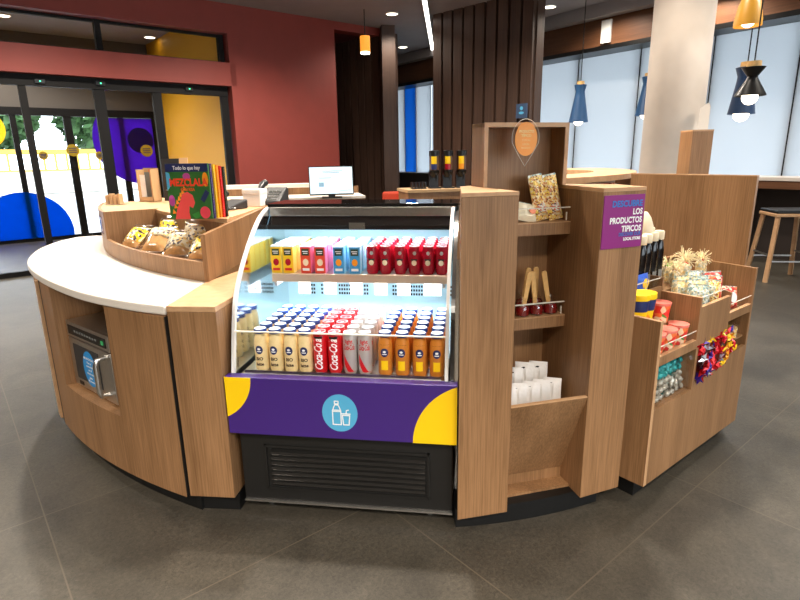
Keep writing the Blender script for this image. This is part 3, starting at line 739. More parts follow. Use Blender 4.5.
# ---- rear service counter with monitor
o = (-1.2, 6.9)
rc = thing('service_counter', 'rear service counter with pale top and oak front below the red wall', 'counter', (o[0], o[1], 0), R(12))
B().box(-1.3, .80, 0, .6, 0, 1.08).obj('body', 'oak', parent=rc); B().box(-1.3, .80, -.02, .62, 1.08, 1.11).obj('worktop', 'white', parent=rc)
B().box(-1.3, .80, .62, .68, 0, 1.2).obj('rear_panel', 'oak', parent=rc); B().box(-1.3, .72, .60, .80, 1.2, 1.25).obj('rear_ledge', 'white', parent=rc, bevel=.004)
t = thing('monitor', 'lit touchscreen monitor with white page on the rear counter', 'monitor', (-.80, 6.75, 1.045), R(10))
B().box(-.265, .265, -.02, .02, .1, .44).obj('bezel', 'black', parent=t, rot=(R(-8), 0, 0)); B().box(-.255, .255, -.024, -.0205, .115, .43).obj('screen', 'screen', parent=t, rot=(R(-8), 0, 0))
s_ = B().box(-.15, -.09, -.027, -.0245, .20, .25); s_.obj('page_logo', mat('pale blue screen mark', srgb(150, 196, 226), .5), parent=t, rot=(R(-8), 0, 0))
ln = B()
for z, x0, x1 in ((.38, -.1, .14), (.36, -.1, .1), (.15, .10, .24), (.30, -.15, .0)): ln.box(x0, x1, -.027, -.0245, z, z+.006)
ln.obj('page_lines', mat('screen text grey', srgb(170, 190, 200), .5), parent=t, rot=(R(-8), 0, 0))
B().box(-.04, .04, .01, .05, .066, .2).box(-.12, .12, -.06, .12, .066, .08).obj('stand', 'black', parent=t)

# ---- cereal dispensers on a side counter
o = (.15, 8.2)
sc2 = thing('side_counter', 'oak side counter under the three black dispensers', 'counter', (o[0], o[1], 0), R(14))
B().box(0, 1.5, 0, .6, 0, 1.06).obj('body', 'oak', parent=sc2); B().box(-.02, 1.52, -.02, .62, 1.06, 1.1).obj('worktop', 'cardboard', parent=sc2)
def dispenser(x, y, lab, m2):
    t = thing('cereal_dispenser', lab, 'dispenser', (x, y, 1.1), R(10), 'dispensers on the side counter')
    B().box(-.085, .085, -.08, .08, 0, .02).box(-.07, .07, .03, .08, .02, .25).obj('stand', 'black', parent=t)
    B().lathe([(.03, .16), (.075, .22), (.078, .27)], n=20).obj('dispensing_head', 'black', parent=t, smooth=True)
    B().tube([(0, -.08, .22), (0, -.12, .2), (0, -.12, .12)], .014, 8).obj('spout', 'black', parent=t)
    B().lathe([(.074, .27), (.074, .48)], n=20).obj('hopper', mat('brown drink powder', srgb(96, 70, 54), .2), parent=t, smooth=True)
    B().lathe([(.08, .48), (.08, .55), (.05, .56)], n=20).obj('lid', 'black', parent=t, smooth=True)
    B().wraprect(-.065, .02, .36, .47, .076).obj('yellow_label', 'yellow', parent=t); B().wraprect(-.065, .02, .28, .36, .076).obj('lower_label', m2, parent=t)
dispenser(.55, 8.55, 'leftmost black dispenser with yellow and dark label', 'navyprint')
dispenser(.76, 8.60, 'middle black dispenser with yellow and maroon label', 'darkred')
dispenser(.97, 8.65, 'rightmost black dispenser with yellow and orange label', 'orange')
t = thing('capsule_rack', 'low black rack beside the leftmost dispenser', 'rack', (.32, 8.42, 1.1), R(12))
bb = B().box(-.11, .11, 0, .12, 0, .015)
for i in range(5): bb.box(-.11+.05*i, -.095+.05*i, .0, .12, 0, .10)
bb.obj('rack_body', 'black', parent=t)
t = thing('armchair', 'red orange chair behind the left end of the side counter', 'chair', (.07, 9.45, 0), R(10))
B().box(-.3, .3, -.3, .3, .40, .52).obj('seat', 'orangechair', parent=t, bevel=.03); B().box(-.3, .3, .22, .34, .5, .99).obj('backrest', 'orangechair', parent=t, bevel=.04)
for sx in (-.25, .25):
    for sy in (-.25, .25): B().cyl((sx, sy, 0), .02, .4, 8).obj('leg', 'walnut', parent=t)

# ================================================================== DRINKS FRIDGE
FO = (-.765, 2.215); FF = Frame(FO, -8.0)
fg = thing('drinks_fridge', 'open front chilled drinks cabinet with curved white sides and purple fascia', 'fridge', (FO[0], FO[1], 0), FF.a)
B().box(.02, .985, .05, .85, .05, .45).obj('base', 'base', parent=fg, bevel=.006)
for u in (.12, .88):
    for v in (.12, .78): B().cyl((u, v, 0), .018, .05, 10).obj('foot', 'steel', parent=fg)
g = B().box(.135, .885, .040, .05, .335, .345).box(.135, .885, .040, .05, .122, .132).box(.135, .145, .04, .05, .122, .345).box(.875, .885, .04, .05, .122, .345)
gr = g.obj('grille_frame', 'base', parent=fg)
B().box(.16, .87, .046, .0495, .14, .325).obj('grille_recess', 'plinth', parent=fg)
l = B()
for i in range(7):
    z = .152+.0255*i
    l.side([(.034, z), (.045, z+.006), (.046, z+.003), (.036, z-.003)], .165, .865)
l.obj('grille_slats', mat('dark glossy louvre', srgb(70, 67, 64), .16, .65), parent=fg)
B().box(.02, .985, .042, .05, .05, .058).obj('base_trim', 'steel', parent=fg)
pp = B().box(0, 1.003, 0, .048, .42, .687).obj('fascia_panel', 'purple', parent=fg, bevel=.002)
def clipcirc(cx, cz, rx, x0, x1, z0, z1, n=120):
    pts = []
    for i in range(n):
        t_ = 2*math.pi*i/n; p = (min(max(cx+rx*math.cos(t_), x0), x1), min(max(cz+rx*math.sin(t_), z0), z1))
        if not pts or p != pts[-1]: pts.append(p)
    return pts
def sector(cx, cz, r, a0, a1, corner, n=30): return [(cx+r*math.cos(R(a0+(a1-a0)*i/n)), cz+r*math.sin(R(a0+(a1-a0)*i/n))) for i in range(n+1)]+corner
# left: arc from top edge down to the left edge
aa = math.degrees(math.asin(-.185/.203))
B().front(sector(-.084, .686, .203, 0, -65.6, [(0.0005, .5), (.0005, .686)]), -.0015, 0).obj('yellow_corner', 'yellow', parent=pp)
B().front(sector(1.095, .4205, .277, 180, 109.6, [(1.0025, .4205)]), -.0015, 0).obj('yellow_corner', 'yellow', parent=pp)
lg = B().disc(.506, .542, .077, .086, 0, t=.0015).obj('logo_disc', 'skyblue', parent=pp)
ic = B()
def line(b, pts, w=.0022, y=-.002, closed=False):
    pts = pts+[pts[0]] if closed else pts
    for p, q in zip(pts, pts[1:]):
        d = Vector((q[0]-p[0], q[1]-p[1])); n = Vector((-d.y, d.x)).normalized()*w; e = d.normalized()*w*.8
        b.front([(p[0]-e.x+n.x, p[1]-e.y+n.y), (p[0]-e.x-n.x, p[1]-e.y-n.y), (q[0]+e.x-n.x, q[1]+e.y-n.y), (q[0]+e.x+n.x, q[1]+e.y+n.y)], y-.001, y)
line(ic, [(.475, .489), (.511, .489), (.511, .552), (.505, .57), (.500, .58), (.486, .58), (.481, .57), (.475, .552)], closed=True)
line(ic, [(.485, .585), (.501, .585), (.501, .597), (.485, .597)], closed=True); line(ic, [(.475, .556), (.511, .556)]); line(ic, [(.475, .550), (.511, .550)])
line(ic, [(.521, .489), (.545, .489), (.549, .533), (.517, .533)], closed=True); line(ic, [(.515, .540), (.551, .540)]); line(ic, [(.533, .54), (.536, .556), (.544, .558)])
ic.obj('bottle_and_cup_icon', 'whiteprint', parent=lg)
# deck, inner box
B().box(.045, .955, .075, .80, .645, .676).obj('deck', 'steel', parent=fg, bevel=.002)
B().box(.03, .97, .045, .075, .45, .668).obj('front_ledge', 'steel', parent=fg)
B().box(.06, .93, .080, .083, .60+.05, .69).obj('ledge_lip', 'steel', parent=fg)
prof = [(.045, .67), (.07, .78), (.095, .88), (.13, .99), (.20, 1.09), (.28, 1.17), (.37, 1.245), (.47, 1.31), (.56, 1.345), (.66, 1.362)]
prof = smooth_path(prof, 4)
def sidewall(b, x0, x1): b.side([(v+.01, z-.004) for v, z in prof]+[(.84, 1.355), (.84, .45), (.055, .45), (.055, .66)], x0, x1)
b = B(); sidewall(b, .014, .03); b.obj('side_wall', 'mirror', parent=fg)
b = B(); sidewall(b, .968, .985); b.obj('side_wall', 'mirror', parent=fg)
for x0, x1 in ((.014, .028), (.948, .962)):
    b = B(); off = []
    for i, (v, z) in enumerate(prof):
        a_, c_ = prof[max(i-1, 0)], prof[min(i+1, len(prof)-1)]
        d = Vector((c_[0]-a_[0], c_[1]-a_[1])).normalized(); n = Vector((d.y, -d.x))*-.022
        off.append((v+n.x*-1, z+n.y*-1))
    b.side([(v-.004, z+.002) for v, z in prof]+off[::-1], x0, x1); b.obj('curved_edge_trim', 'whitemetal', parent=fg, smooth=True)
B().box(.02, .98, .80, .845, .45, 1.36).obj('back_wall', mat('pale blue cabinet liner', srgb(150, 184, 198), .35), parent=fg)
for i in range(9):
    u = .12+.1*i; sl = B()
    for j in range(5):
        for k in range(3): sl.box(u+.014*j, u+.014*j+.009, .797, .8005, .86+.022*k, .872+.022*k)
    sl.obj('air_slot', 'plinth', parent=fg)
B().box(.02, .98, .60, .86, 1.355, 1.372).obj('top_panel', 'blackgloss', parent=fg, bevel=.003)
B().box(.034, .943, .592, .606, 1.312, 1.356).obj('visor', 'steel', parent=fg, bevel=.003)
B().side([(.592, 1.312), (.606, 1.312), (.566, 1.272), (.552, 1.272)], .034, .943).obj('dark_valance', 'blackgloss', parent=fg)
B().box(.034, .943, .55, .575, 1.250, 1.272).obj('black_rail', 'black', parent=fg)
B().box(.45, .53, .545, .551, 1.25, 1.285).obj('thermometer', 'chrome', parent=fg)
B().box(.06, .92, .578, .60, 1.256, 1.268).obj('led_tube', 'coolled', parent=fg)
# upper shelf
B().box(.085, .94, .425, .80, 1.035, 1.052).obj('shelf', 'steel', parent=fg)
sf = B().box(.09, .938, .410, .425, 1.016, 1.056).obj('shelf_edge', mat('brushed beige metal', srgb(214, 190, 164), .3, .5), parent=fg, bevel=.002)
B().box(.11, .92, .45, .47, 1.018, 1.030).obj('led_tube', 'coolled', parent=fg)  # added tube under the shelf to brighten the lower drinks
for u in (.1, .92): B().box(u-.006, u+.006, .43, .8, .99, 1.035).obj('shelf_bracket', 'steel', parent=fg)
# front riser
B().box(.03, .945, .088, .093, .672, .862).obj('riser_glass', 'acrylic', parent=fg)
B().box(.03, .945, .086, .095, .862, .867).obj('riser_rail', 'acrylicedge', parent=fg)
for i, u in enumerate((.17, .31, .45, .58, .70, .85)):
    t = thing('price_card', ['leftmost white price card hanging below the upper fridge shelf', 'second white price card from left below the fridge shelf', 'third white price card from left below the fridge shelf',
        'fourth white price card from left below the fridge shelf', 'fifth white price card from left below the fridge shelf', 'rightmost wide white price card below the fridge shelf'][i], 'price card', FF(u, .66, .895), FF.a, 'price cards below the fridge shelf')
    wd = .045 if i == 5 else .033
    B().box(-wd, wd, 0, .003, 0, .10).obj('card', 'whiteprint', parent=t); B().box(-wd*.7, wd*.7, -.001, 0, .022, .027).box(-wd*.5, wd*.6, -.001, 0, .034, .038).box(-wd*.6, wd*.5, -.001, 0, .012, .016).obj('printed_lines', 'blueprint', parent=t)
    B().box(-.004, .004, .001, .004, .1, .106).obj('hook', 'steel', parent=t)

# ---- drinks
def can(name, label, r, h, body_m, deco):
    t = thing(name, label, 'can')
    B().lathe([(r*.80, 0), (r*.86, .004), (r, .014), (r, h-.018), (r*.84, h-.003)], n=24).obj('body', body_m, parent=t, smooth=True)
    B().lathe([(r*.84, h-.004), (r*.86, h), (r*.79, h), (r*.77, h-.005), (0, h-.005)], n=24).obj('lid', 'alu', parent=t, smooth=True)
    B().disc(0, 0, r*.28, r*.5, 0, n=14, t=.001).obj('pull_tab', 'alu', parent=t, loc=(0, -r*.18, h-.004), rot=(R(-90), 0, 0))
    deco(t, r, h); return t
def deco_cola(t, r, h):
    b = B().text('Coca-Cola', .053, 0, h*.46, 0, wrap=r+.0006, rot=R(90), bold=.0012, shear=.35, sx=.62); b.obj('script_lettering', 'whiteprint', parent=t)
    B().wraprect(-.020, .020, h-.028, h-.018, r+.0004).obj('dark_band', 'black', parent=t)
def deco_light(t, r, h):
    b = B()
    for k in range(6):
        x0, x1 = -.026+.009*k, -.026+.009*(k+1)
        f = lambda x: h*.50-(x+.026)*1.9
        n = [((r+.0006)*math.sin(x/r), -(r+.0006)*math.cos(x/r)) for x in (x0, x1)]
        za, zb = f(x0), f(x1)
        vs = [b.b.verts.new((*n[0], max(za-.045, .012))), b.b.verts.new((*n[1], max(zb-.045, .012))), b.b.verts.new((*n[1], max(zb, .014))), b.b.verts.new((*n[0], max(za, .014)))]
        b.b.faces.new(vs)
    b.obj('red_ribbon', 'cokered', parent=t)
    B().text('Coca-Cola', .036, 0, h*.66, 0, wrap=r+.0008, bold=.0008, shear=.3, sx=.33).obj('script_lettering', 'cokered', parent=t)
    B().text('light', .026, 0, h*.80, 0, wrap=r+.0008, bold=.0006, sx=.8).obj('light_lettering', 'cokered', parent=t)
def deco_cherry(t, r, h):
    B().wrapdisc(0, h*.42, .012, .013, r+.0006).obj('cream_emblem', 'ivory', parent=t)
    B().wrapdisc(.002, h*.76, .008, .009, r+.0006).obj('upper_emblem', 'silver', parent=t)
    B().wraprect(-.016, .016, h*.50, h*.56, r+.0004).obj('dark_band', 'black', parent=t)
def bottle(name, label, body_m, emblem_y, lab):
    r, h = .031, .192
    t = thing(name, label, 'bottle')
    B().lathe([(r*.86, 0), (r, .008), (r, h*.70), (r*.93, h*.78), (r*.80, h*.86), (r*.80, h*.90)], n=24).obj('body', body_m, parent=t, smooth=True)
    cp = B().lathe([(r*.86, h*.90), (r*.9, h*.905), (r*.9, h*.985), (r*.84, h)], n=24).obj('cap', 'capblue', parent=t, smooth=True)
    B().cyl((0, 0, h), r*.80, .001, 24).obj('cap_top_glare', 'captop', parent=cp)
    em = B().wrapdisc(0, h*emblem_y, .0175, .020, r+.0007).obj('round_emblem', 'navyprint', parent=t)
    B().wrapdisc(0, h*emblem_y+.004, .008, .006, r+.0012, n=5).wraprect(-.010, .010, h*emblem_y-.009, h*emblem_y-.005, r+.0012).obj('emblem_mark', 'whiteprint', parent=em)
    lab(t, r, h); return t
def lab_cream(t, r, h):
    B().text('BIO', .020, 0, h*.30, 0, wrap=r+.0008, bold=.0008).text('latte', .020, 0, h*.17, 0, wrap=r+.0008, bold=.0008).obj('lettering', mat('brown lettering', srgb(70, 44, 26), .5), parent=t)
def lab_orange(t, r, h):
    B().wraprect(-.015, .015, h*.14, h*.36, r+.0007).obj('yellow_label', 'yellow', parent=t)
    B().wraprect(-.026, .026, h*.72, h*.735, r*.97).obj('dark_ring', 'black', parent=t)
def carton(name, label, front_m, side_m, deco):
    t = thing(name, label, 'drink carton')
    w, h = .027, .135
    B().box(-w, w, -w, w, 0, h-.006).obj('carton_body', side_m, parent=t, bevel=.003)
    B().front([(-w*.9, .003), (w*.9, .003), (w*.9, h-.009), (-w*.9, h-.009)], -w-.0012, -w+.001).obj('front_print', front_m, parent=t)
    B().box(-w*.96, w*.96, -w*.96, w*.96, h-.0065, h-.002).box(-w, w, -.004, .004, h-.003, h).obj('folded_top', 'captop', parent=t)
    pb = B().box(-.018, .018, -w-.0025, -w-.001, .088, .120).obj('brand_panel', 'darkgreen', parent=t)
    B().box(-.014, .014, -w-.0035, -w-.0025, .106, .110).box(-.010, .012, -w-.0035, -w-.0025, .097, .101).obj('panel_lettering', 'whiteprint', parent=pb)
    deco(t, w); return t
def fruit(cm, c2):
    def f(t, w):
        B().disc(0, .055, .014, .017, -w-.001).obj('fruit_print', cm, parent=t); B().box(-.017, .017, -w-.0022, -w-.001, .014, .026).obj('flavour_band', c2, parent=t)
    return f
ORD = ['first', 'second', 'third', 'fourth', 'fifth', 'sixth']
def rowname(k, n): return 'front' if k == 0 else ('rearmost' if k == n-1 else ORD[k]+' from front')
low = [('cream', .126), ('cream', .193), ('cream', .262), ('cream', .329), ('cola', .397), ('cola', .463), ('light', .531), ('light', .597), ('orange', .686), ('orange', .761), ('orange', .836), ('orange', .910)]
desc = {'cream': ('coffee_bottle', 'cream coffee bottle with blue cap', 'cream bottles on the lower fridge deck'), 'cola': ('cola_can', 'red cola can with white script', 'red cola cans in the fridge'),
        'light': ('cola_can', 'silver cola can with red ribbon', 'silver cola cans in the fridge'), 'orange': ('juice_bottle', 'orange drink bottle with blue cap', 'orange bottles on the lower fridge deck')}
proto = {}
colno = {}
EDGE = {'cream': ['column beside the left fridge wall', 'second cream column from the left', 'third cream column from the left', 'cream column beside the red cans'],
        'cola': ['column beside the cream bottles', 'column beside the silver cans'], 'light': ['column beside the red cans', 'column beside the orange bottles'],
        'orange': ['column beside the silver cans', 'second orange column from the left', 'third orange column from the left', 'orange column beside the right fridge wall']}
def put(kind, u, v, z, label, group, make):
    p = FF(u, v, z); jit = random.uniform(-.06, .06)
    if kind not in proto:
        t = make(); proto[kind] = t; t.location = p; t.rotation_euler = (0, 0, FF.a+jit); t['label'] = label; t['group'] = group
    else: dup(proto[kind], p, FF.a+jit, label, group)
MK = {'cream': lambda: bottle('coffee_bottle', '', 'cream', .52, lab_cream), 'orange': lambda: bottle('juice_bottle', '', 'orangedrink', .55, lab_orange),
      'cola': lambda: can('cola_can', '', .031, .188, 'cokered', deco_cola), 'light': lambda: can('cola_can', '', .031, .188, 'silver', deco_light)}
for kind, u in low:
    i = colno.get(kind, 0); colno[kind] = i+1
    for k in range(6):
        put(kind, u, .132+.074*k, .677, '%s, %s, %s' % (desc[kind][1], rowname(k, 6), EDGE[kind][i]), desc[kind][2], MK[kind])
up = [('yellow', .108), ('yellow', .168), ('red', .258), ('red', .326), ('blue', .418), ('blue', .496), ('cherry', .578), ('cherry', .642), ('cherry', .712), ('cherry', .780), ('cherry', .846), ('cherry', .908)]
MK.update({'yellow': lambda: carton('juice_carton', '', 'jyellow', 'jpaleyellow', fruit('darkred', 'redp')), 'red': lambda: carton('juice_carton', '', 'jred', 'jpink', fruit('ivory', 'whiteprint')),
           'blue': lambda: carton('juice_carton', '', 'jblue', 'jpaleblue', fruit('orange', 'whiteprint')), 'cherry': lambda: can('cherry_can', '', .0285, .135, 'darkred', deco_cherry)})
dd = {'yellow': ('yellow juice carton', 'yellow juice cartons'), 'red': ('orange red juice carton', 'orange red juice cartons'), 'blue': ('blue juice carton', 'blue juice cartons'), 'cherry': ('dark red slim drink can', 'dark red cans on the upper shelf')}
EDGE.update({'yellow': ['column by the left end of the shelf', 'column beside the orange red cartons'], 'red': ['column beside the yellow cartons', 'column beside the blue cartons'],
             'blue': ['column beside the orange red cartons', 'column beside the dark red cans'], 'cherry': ['column beside the blue cartons', 'second dark red column from left', 'third dark red column from left', 'third dark red column from right', 'second dark red column from right', 'column beside the right fridge wall']})
colno = {}
for kind, u in up:
    i = colno.get(kind, 0); colno[kind] = i+1
    for k in range(5):
        put(kind, u, .462+.066*k, 1.053, '%s, %s, %s' % (dd[kind][0], rowname(k, 5), EDGE[kind][i]), dd[kind][1], MK[kind])

# ---- microwave in the niche
MW = Frame((-1.85, 2.83), -38.66)
t = thing('microwave_oven', 'steel microwave oven with blue oval sticker in the cabinet niche', 'microwave', MW(.045, .035, .401), MW.a)
W_ = .485; H_ = .375
B().box(0, W_, .02, .40, .012, H_).obj('body', 'steel', parent=t, bevel=.004)
for u in (.04, W_-.04):
    for v in (.06, .36): B().cyl((u, v, 0), .015, .012, 10).obj('foot', 'black', parent=t)
cp = B().box(0, W_, 0, .02, H_-.085, H_).obj('control_panel', 'steel', parent=t, bevel=.002)
B().box(.02, W_-.03, -.002, 0, H_-.07, H_-.02).obj('control_strip', 'black', parent=cp)
kb = B()
for i in range(9): kb.box(.10+.03*i, .115+.03*i, -.004, -.002, H_-.05, H_-.04)
kb.obj('control_buttons', 'grey', parent=cp)
B().box(W_-.078, W_-.052, -.004, -.002, H_-.056, H_-.036).obj('green_display', mat('green led display', (.03, .30, .10, 1), .4, emit=.25), parent=cp)
dr = B().box(0, W_, 0, .02, .012, H_-.09).obj('door', 'steel', parent=t, bevel=.003)
B().box(.05, W_-.14, -.002, 0, .06, H_-.12).obj('door_window', 'dkgrey', parent=dr)
st = B().disc(.225, .145, .075, .098, -.002, t=.0015).obj('blue_sticker', mat('sticker blue', srgb(30, 140, 210), .4), parent=dr)
x = B()
for i, (tx, zz) in enumerate([('MICROONDAS', .20), ('Para tu', .178), ('comodidad', .158), ('use el', .138), ('microondas', .118), ('gratis', .095), ('Microwave', .075)]): x.text(tx, .017, .225, zz, -.004, bold=.0004)
x.obj('sticker_text', 'whiteprint', parent=st)
B().tube([(W_-.075, 0, .05), (W_-.075, -.035, .055), (W_-.075, -.045, .08), (W_-.075, -.045, H_-.155), (W_-.075, -.035, H_-.13), (W_-.075, 0, H_-.125)], .013, 10).obj('handle', 'steel', parent=dr, smooth=True)
B().box(.06, .11, -.002, 0, .025, .045).obj('badge', 'black', parent=dr)

# ================================================================== TOWER WITH RECESS
TO = (.451, 2.081); TF = Frame(TO, 14.7)
tw = thing('display_tower', 'tall oak shelf tower with open recess between two piers right of the fridge', 'shelf tower', (TO[0], TO[1], 0), TF.a)
def tl(p):
    dx, dy = p[0]-TO[0], p[1]-TO[1]; return (dx*TF.c+dy*TF.s, -dx*TF.s+dy*TF.c)
L0, L1, R0, R1 = (.230, 2.032), (.451, 2.081), (.798, 2.172), (1.0, 2.252)
lp = [tl(L0), (0, 0), (0, .42), tl((.272, 2.455))]
w_ = tl(R0)[0]
rp = [tl(R0), tl(R1), tl((.955, 2.45)), (w_, .42)]
for pts in (lp, rp):
    o_ = B().prism(pts, .09, 1.447).obj('pier', 'oak', parent=tw, bevel=.0015)
    B().prism(pts, 1.448, 1.462).obj('pier_top', 'oakedge', parent=o_)
B().box(-.022, w_+.006, .40, .42, .09, 1.722).obj('back_panel', 'oak', parent=tw)
h = B().box(-.022, -.004, .285, .40, 1.4625, 1.722).box(w_-.012, w_+.006, .285, .40, 1.4625, 1.722).box(-.022, w_+.006, .285, .40, 1.704, 1.722)
h.obj('hood', 'oak', parent=tw, bevel=.001)
B().front([(-.0225, 1.463), (-.006, 1.463), (-.006, 1.704), (w_-.010, 1.704), (w_-.010, 1.463), (w_+.0065, 1.463), (w_+.0065, 1.7225), (-.0225, 1.7225)], .2835, .285).obj('hood_edge', 'oakedge', parent=tw)
for zt in (1.312, .893):
    s_ = B().box(0.001, w_-.001, .217, .40, zt-.054, zt-.003).obj('shelf', 'oak', parent=tw)
    B().box(0.001, w_-.001, .216, .40, zt-.003, zt).obj('shelf_top', 'oakedge', parent=s_)
    gd = B().box(.003, w_-.003, .224, .227, zt+.002, zt+.058).obj('acrylic_guard', 'acrylic', parent=tw)
    B().box(.003, w_-.003, .222, .229, zt+.058, zt+.0625).box(w_-.02, w_-.016, .2225, .2285, zt+.004, zt+.04).obj('guard_edge', 'acrylicedge', parent=gd)
fl2 = B().side([(0, .582), (.018, .582), (.185, .155), (.167, .155)], .001, w_-.001).obj('sloping_flap', 'oak', parent=tw)
B().box(.001, w_-.001, -.001, .019, .582, .586).obj('flap_edge', 'oakedge', parent=fl2)
B().box(.001, w_-.001, .172, .19, .10, .158).obj('kick_panel', 'oak', parent=tw)
B().box(.001, w_-.001, .095, .40, .09, .101).obj('base_board', 'oak', parent=tw)
B().box(.001, w_-.001, .085, .40, .435, .445).obj('pocket_floor', 'oak', parent=tw)
pl = B().arc((tl((.07, 4.182))), 1.93, 2.085, -85.6+(-14.7), -66.2-14.7, 0, .089, 16); pl.obj('plinth', 'plinth', parent=tw)
# purple sign on the right pier
RP = Frame(R0, math.degrees(math.atan2(R1[1]-R0[1], R1[0]-R0[0])))
sg = thing('promotional_sign', 'square magenta sign LOS PRODUCTOS TIPICOS on the right pier', 'sign', (*RP(.004, -.004)[:2], 1.222), RP.a)
B().box(0, .205, 0, .0035, 0, .212).obj('panel', 'magenta', parent=sg)
b1 = B().text('DESCUBRE', .034, .117, .176, -.0015, bold=.0010, sx=.95); b1.obj('blue_lettering', 'blueprint', parent=sg)
b2 = B().text('LOS', .033, .197, .143, -.0015, bold=.0012, align='RIGHT', sx=.85).text('PRODUCTOS', .033, .197, .110, -.0015, bold=.0012, align='RIGHT', sx=.83).text('TIPICOS', .033, .197, .076, -.0015, bold=.0012, align='RIGHT', sx=.85)
b2.obj('white_lettering', 'whiteprint', parent=sg)
B().text('DISCOVER OUR', .020, .197, .054, -.0015, bold=.0004, align='RIGHT', sx=.80).obj('small_blue_lettering', 'blueprint', parent=sg)
B().text('LOCAL STORE', .016, .197, .035, -.0015, bold=.0008, align='RIGHT', sx=.85).obj('small_white_lettering', 'whiteprint', parent=sg)
# orange drop sign on the hood
dsn = thing('drop_sign', 'orange oval sign in a clear drop shaped plate on the tower hood', 'sign', TF(.160, .276, 1.648), TF.a)
dp = [(.062*math.cos(R(a)), .012+.076*math.sin(R(a))) for a in range(-15, 196, 10)]+[(-.035, -.05), (0, -.102), (.035, -.05)]
B().front(dp, 0, .004).obj('clear_plate', 'acrylic', parent=dsn)
B().tube([(p[0], .002, p[1]) for p in dp+[dp[0]]], .0012, 6).obj('plate_edge', 'acrylicedge', parent=dsn)
od = B().disc(0, .008, .051, .068, -.001, t=.002).obj('orange_oval', 'orange', parent=dsn)
x = B().text('PRODUCTO', .0145, 0, .038, -.0035, bold=.0004, sx=.85).text('TÍPICO', .0145, 0, .021, -.0035, bold=.0004).text('TYPICAL', .010, 0, .003, -.0035).text('LOCAL', .010, 0, -.013, -.0035).text('PRODUCT', .009, 0, -.028, -.0035)
x.obj('oval_lettering', mat('pale yellow lettering', srgb(255, 226, 150), .5), parent=od)

# items on the tower shelves
def snack(name, loc, w, h, t_, m, label, group, rz=0, rx=0, ry=0, film=True, cat='snack pack'):
    t = thing(name, label, cat, loc, group=group, rot=(rx, ry, rz))
    B().pillow(w, h, t_, (0, 0, 0)).obj('packet', m, parent=t, smooth=True)
    if film: B().box(-w*.47, w*.47, -.0015, .0015, h*.955, h*1.02).obj('seal_strip', 'silverpack', parent=t)
    return t
for u, lab in ((.255, 'tall seed snack bag leaning on the upper tower shelf, left of the pair'), (.322, 'tall seed snack bag leaning on the upper tower shelf, right of the pair')):
    s_ = snack('snack_bag', TF(u+.0, .275, 1.316), .072, .195, .035, 'nuts', lab, 'seed snack bags on the upper shelf', TF.a+R(6), R(-9), R(-9))
    B().pillow(.06, .05, .037, (0, -.003, .03), 6, 6).obj('dark_label', blotch('dark dotted label', [srgb(240, 236, 226), srgb(60, 50, 44), srgb(214, 110, 90), srgb(240, 236, 226)], 120), parent=s_, smooth=True)
s_ = snack('snack_bag', TF(.163, .262, 1.316), .115, .085, .05, mat('white yellow bag', srgb(246, 236, 206), .35, var=.05), 'small white snack bag with orange flower on the upper tower shelf', None, TF.a, R(-28), R(12))
B().disc(.022, .040, .016, .013, -.028, t=.002).obj('orange_flower', mat('coral flower print', srgb(246, 130, 80), .4), parent=s_)
s_ = snack('snack_bag', TF(.095, .30, 1.316), .07, .10, .04, 'nuts', 'small orange brown snack bag behind the white bag, beside the left pier', None, TF.a, R(-12), R(10))
ppos = [(.165, .255, 0, 9, 'front left red candy on a wooden paddle stick, lower tower shelf'), (.235, .258, 0, -7, 'front middle red candy on a wooden paddle stick, lower tower shelf'),
        (.306, .258, 0, -12, 'front right red candy on a wooden paddle stick, lower tower shelf'), (.105, .33, 0, 6, 'red candy on a shaded stick beside the left pier, lower tower shelf'),
        (.205, .335, 0, 8, 'rear left red candy with tall stick, lower tower shelf'), (.275, .335, 0, -2, 'rear right red candy with tall stick, lower tower shelf')]
for u, v, rx, ry, lab in ppos:
    t = thing('paddle_candy', lab, 'candy', TF(u, v, .895), group='red candies on wooden sticks', rot=(0, 0, TF.a))
    B().lathe([(.018, 0), (.030, .006), (.032, .03), (.026, .048), (.010, .054)], n=18).obj('candy', 'redcandy', parent=t, smooth=True)
    B().front([(-.010, .05), (.010, .05), (.013, .19), (.008, .20), (-.008, .20), (-.013, .19)], -.004, .004).obj('stick', 'stick', parent=t, bevel=.002, rot=(0, R(ry), 0))
    B().lathe([(.033, .002), (.034, .03), (.028, .05), (.014, .07), (.020, .082)], n=16).obj('clear_wrap', 'film', parent=t, smooth=True)
env = [(.05, .145, 0), (.108, .15, 0), (.166, .155, 0), (.224, .16, 0), (.282, .165, 0), (.07, .255, .035), (.135, .26, .03), (.20, .265, .045), (.27, .27, .04)]
el = ['front row, against the left pier', 'front row, second from the left pier', 'front row, middle one', 'front row, second from the right', 'front row, rightmost', 'back row, against the left pier', 'back row, second from left', 'back row, third and tallest', 'back row, rightmost']
for (u, v, dz), q in zip(env, el):
    t = thing('paper_packet', 'white paper packet standing in the tower pocket, %s' % q, 'packet', TF(u, v, .447), group='white packets in the tower pocket', rot=(R(-6), R(random.uniform(-3, 3)), TF.a+R(-30+random.uniform(-6, 6))))
    B().pillow(.085, .165+dz, .035, (0, 0, 0)).obj('packet', 'whitebag', parent=t, smooth=True)
    B().disc(0, .135+dz, .014, .010, -.010, n=16, t=.002).obj('black_print', 'black', parent=t)

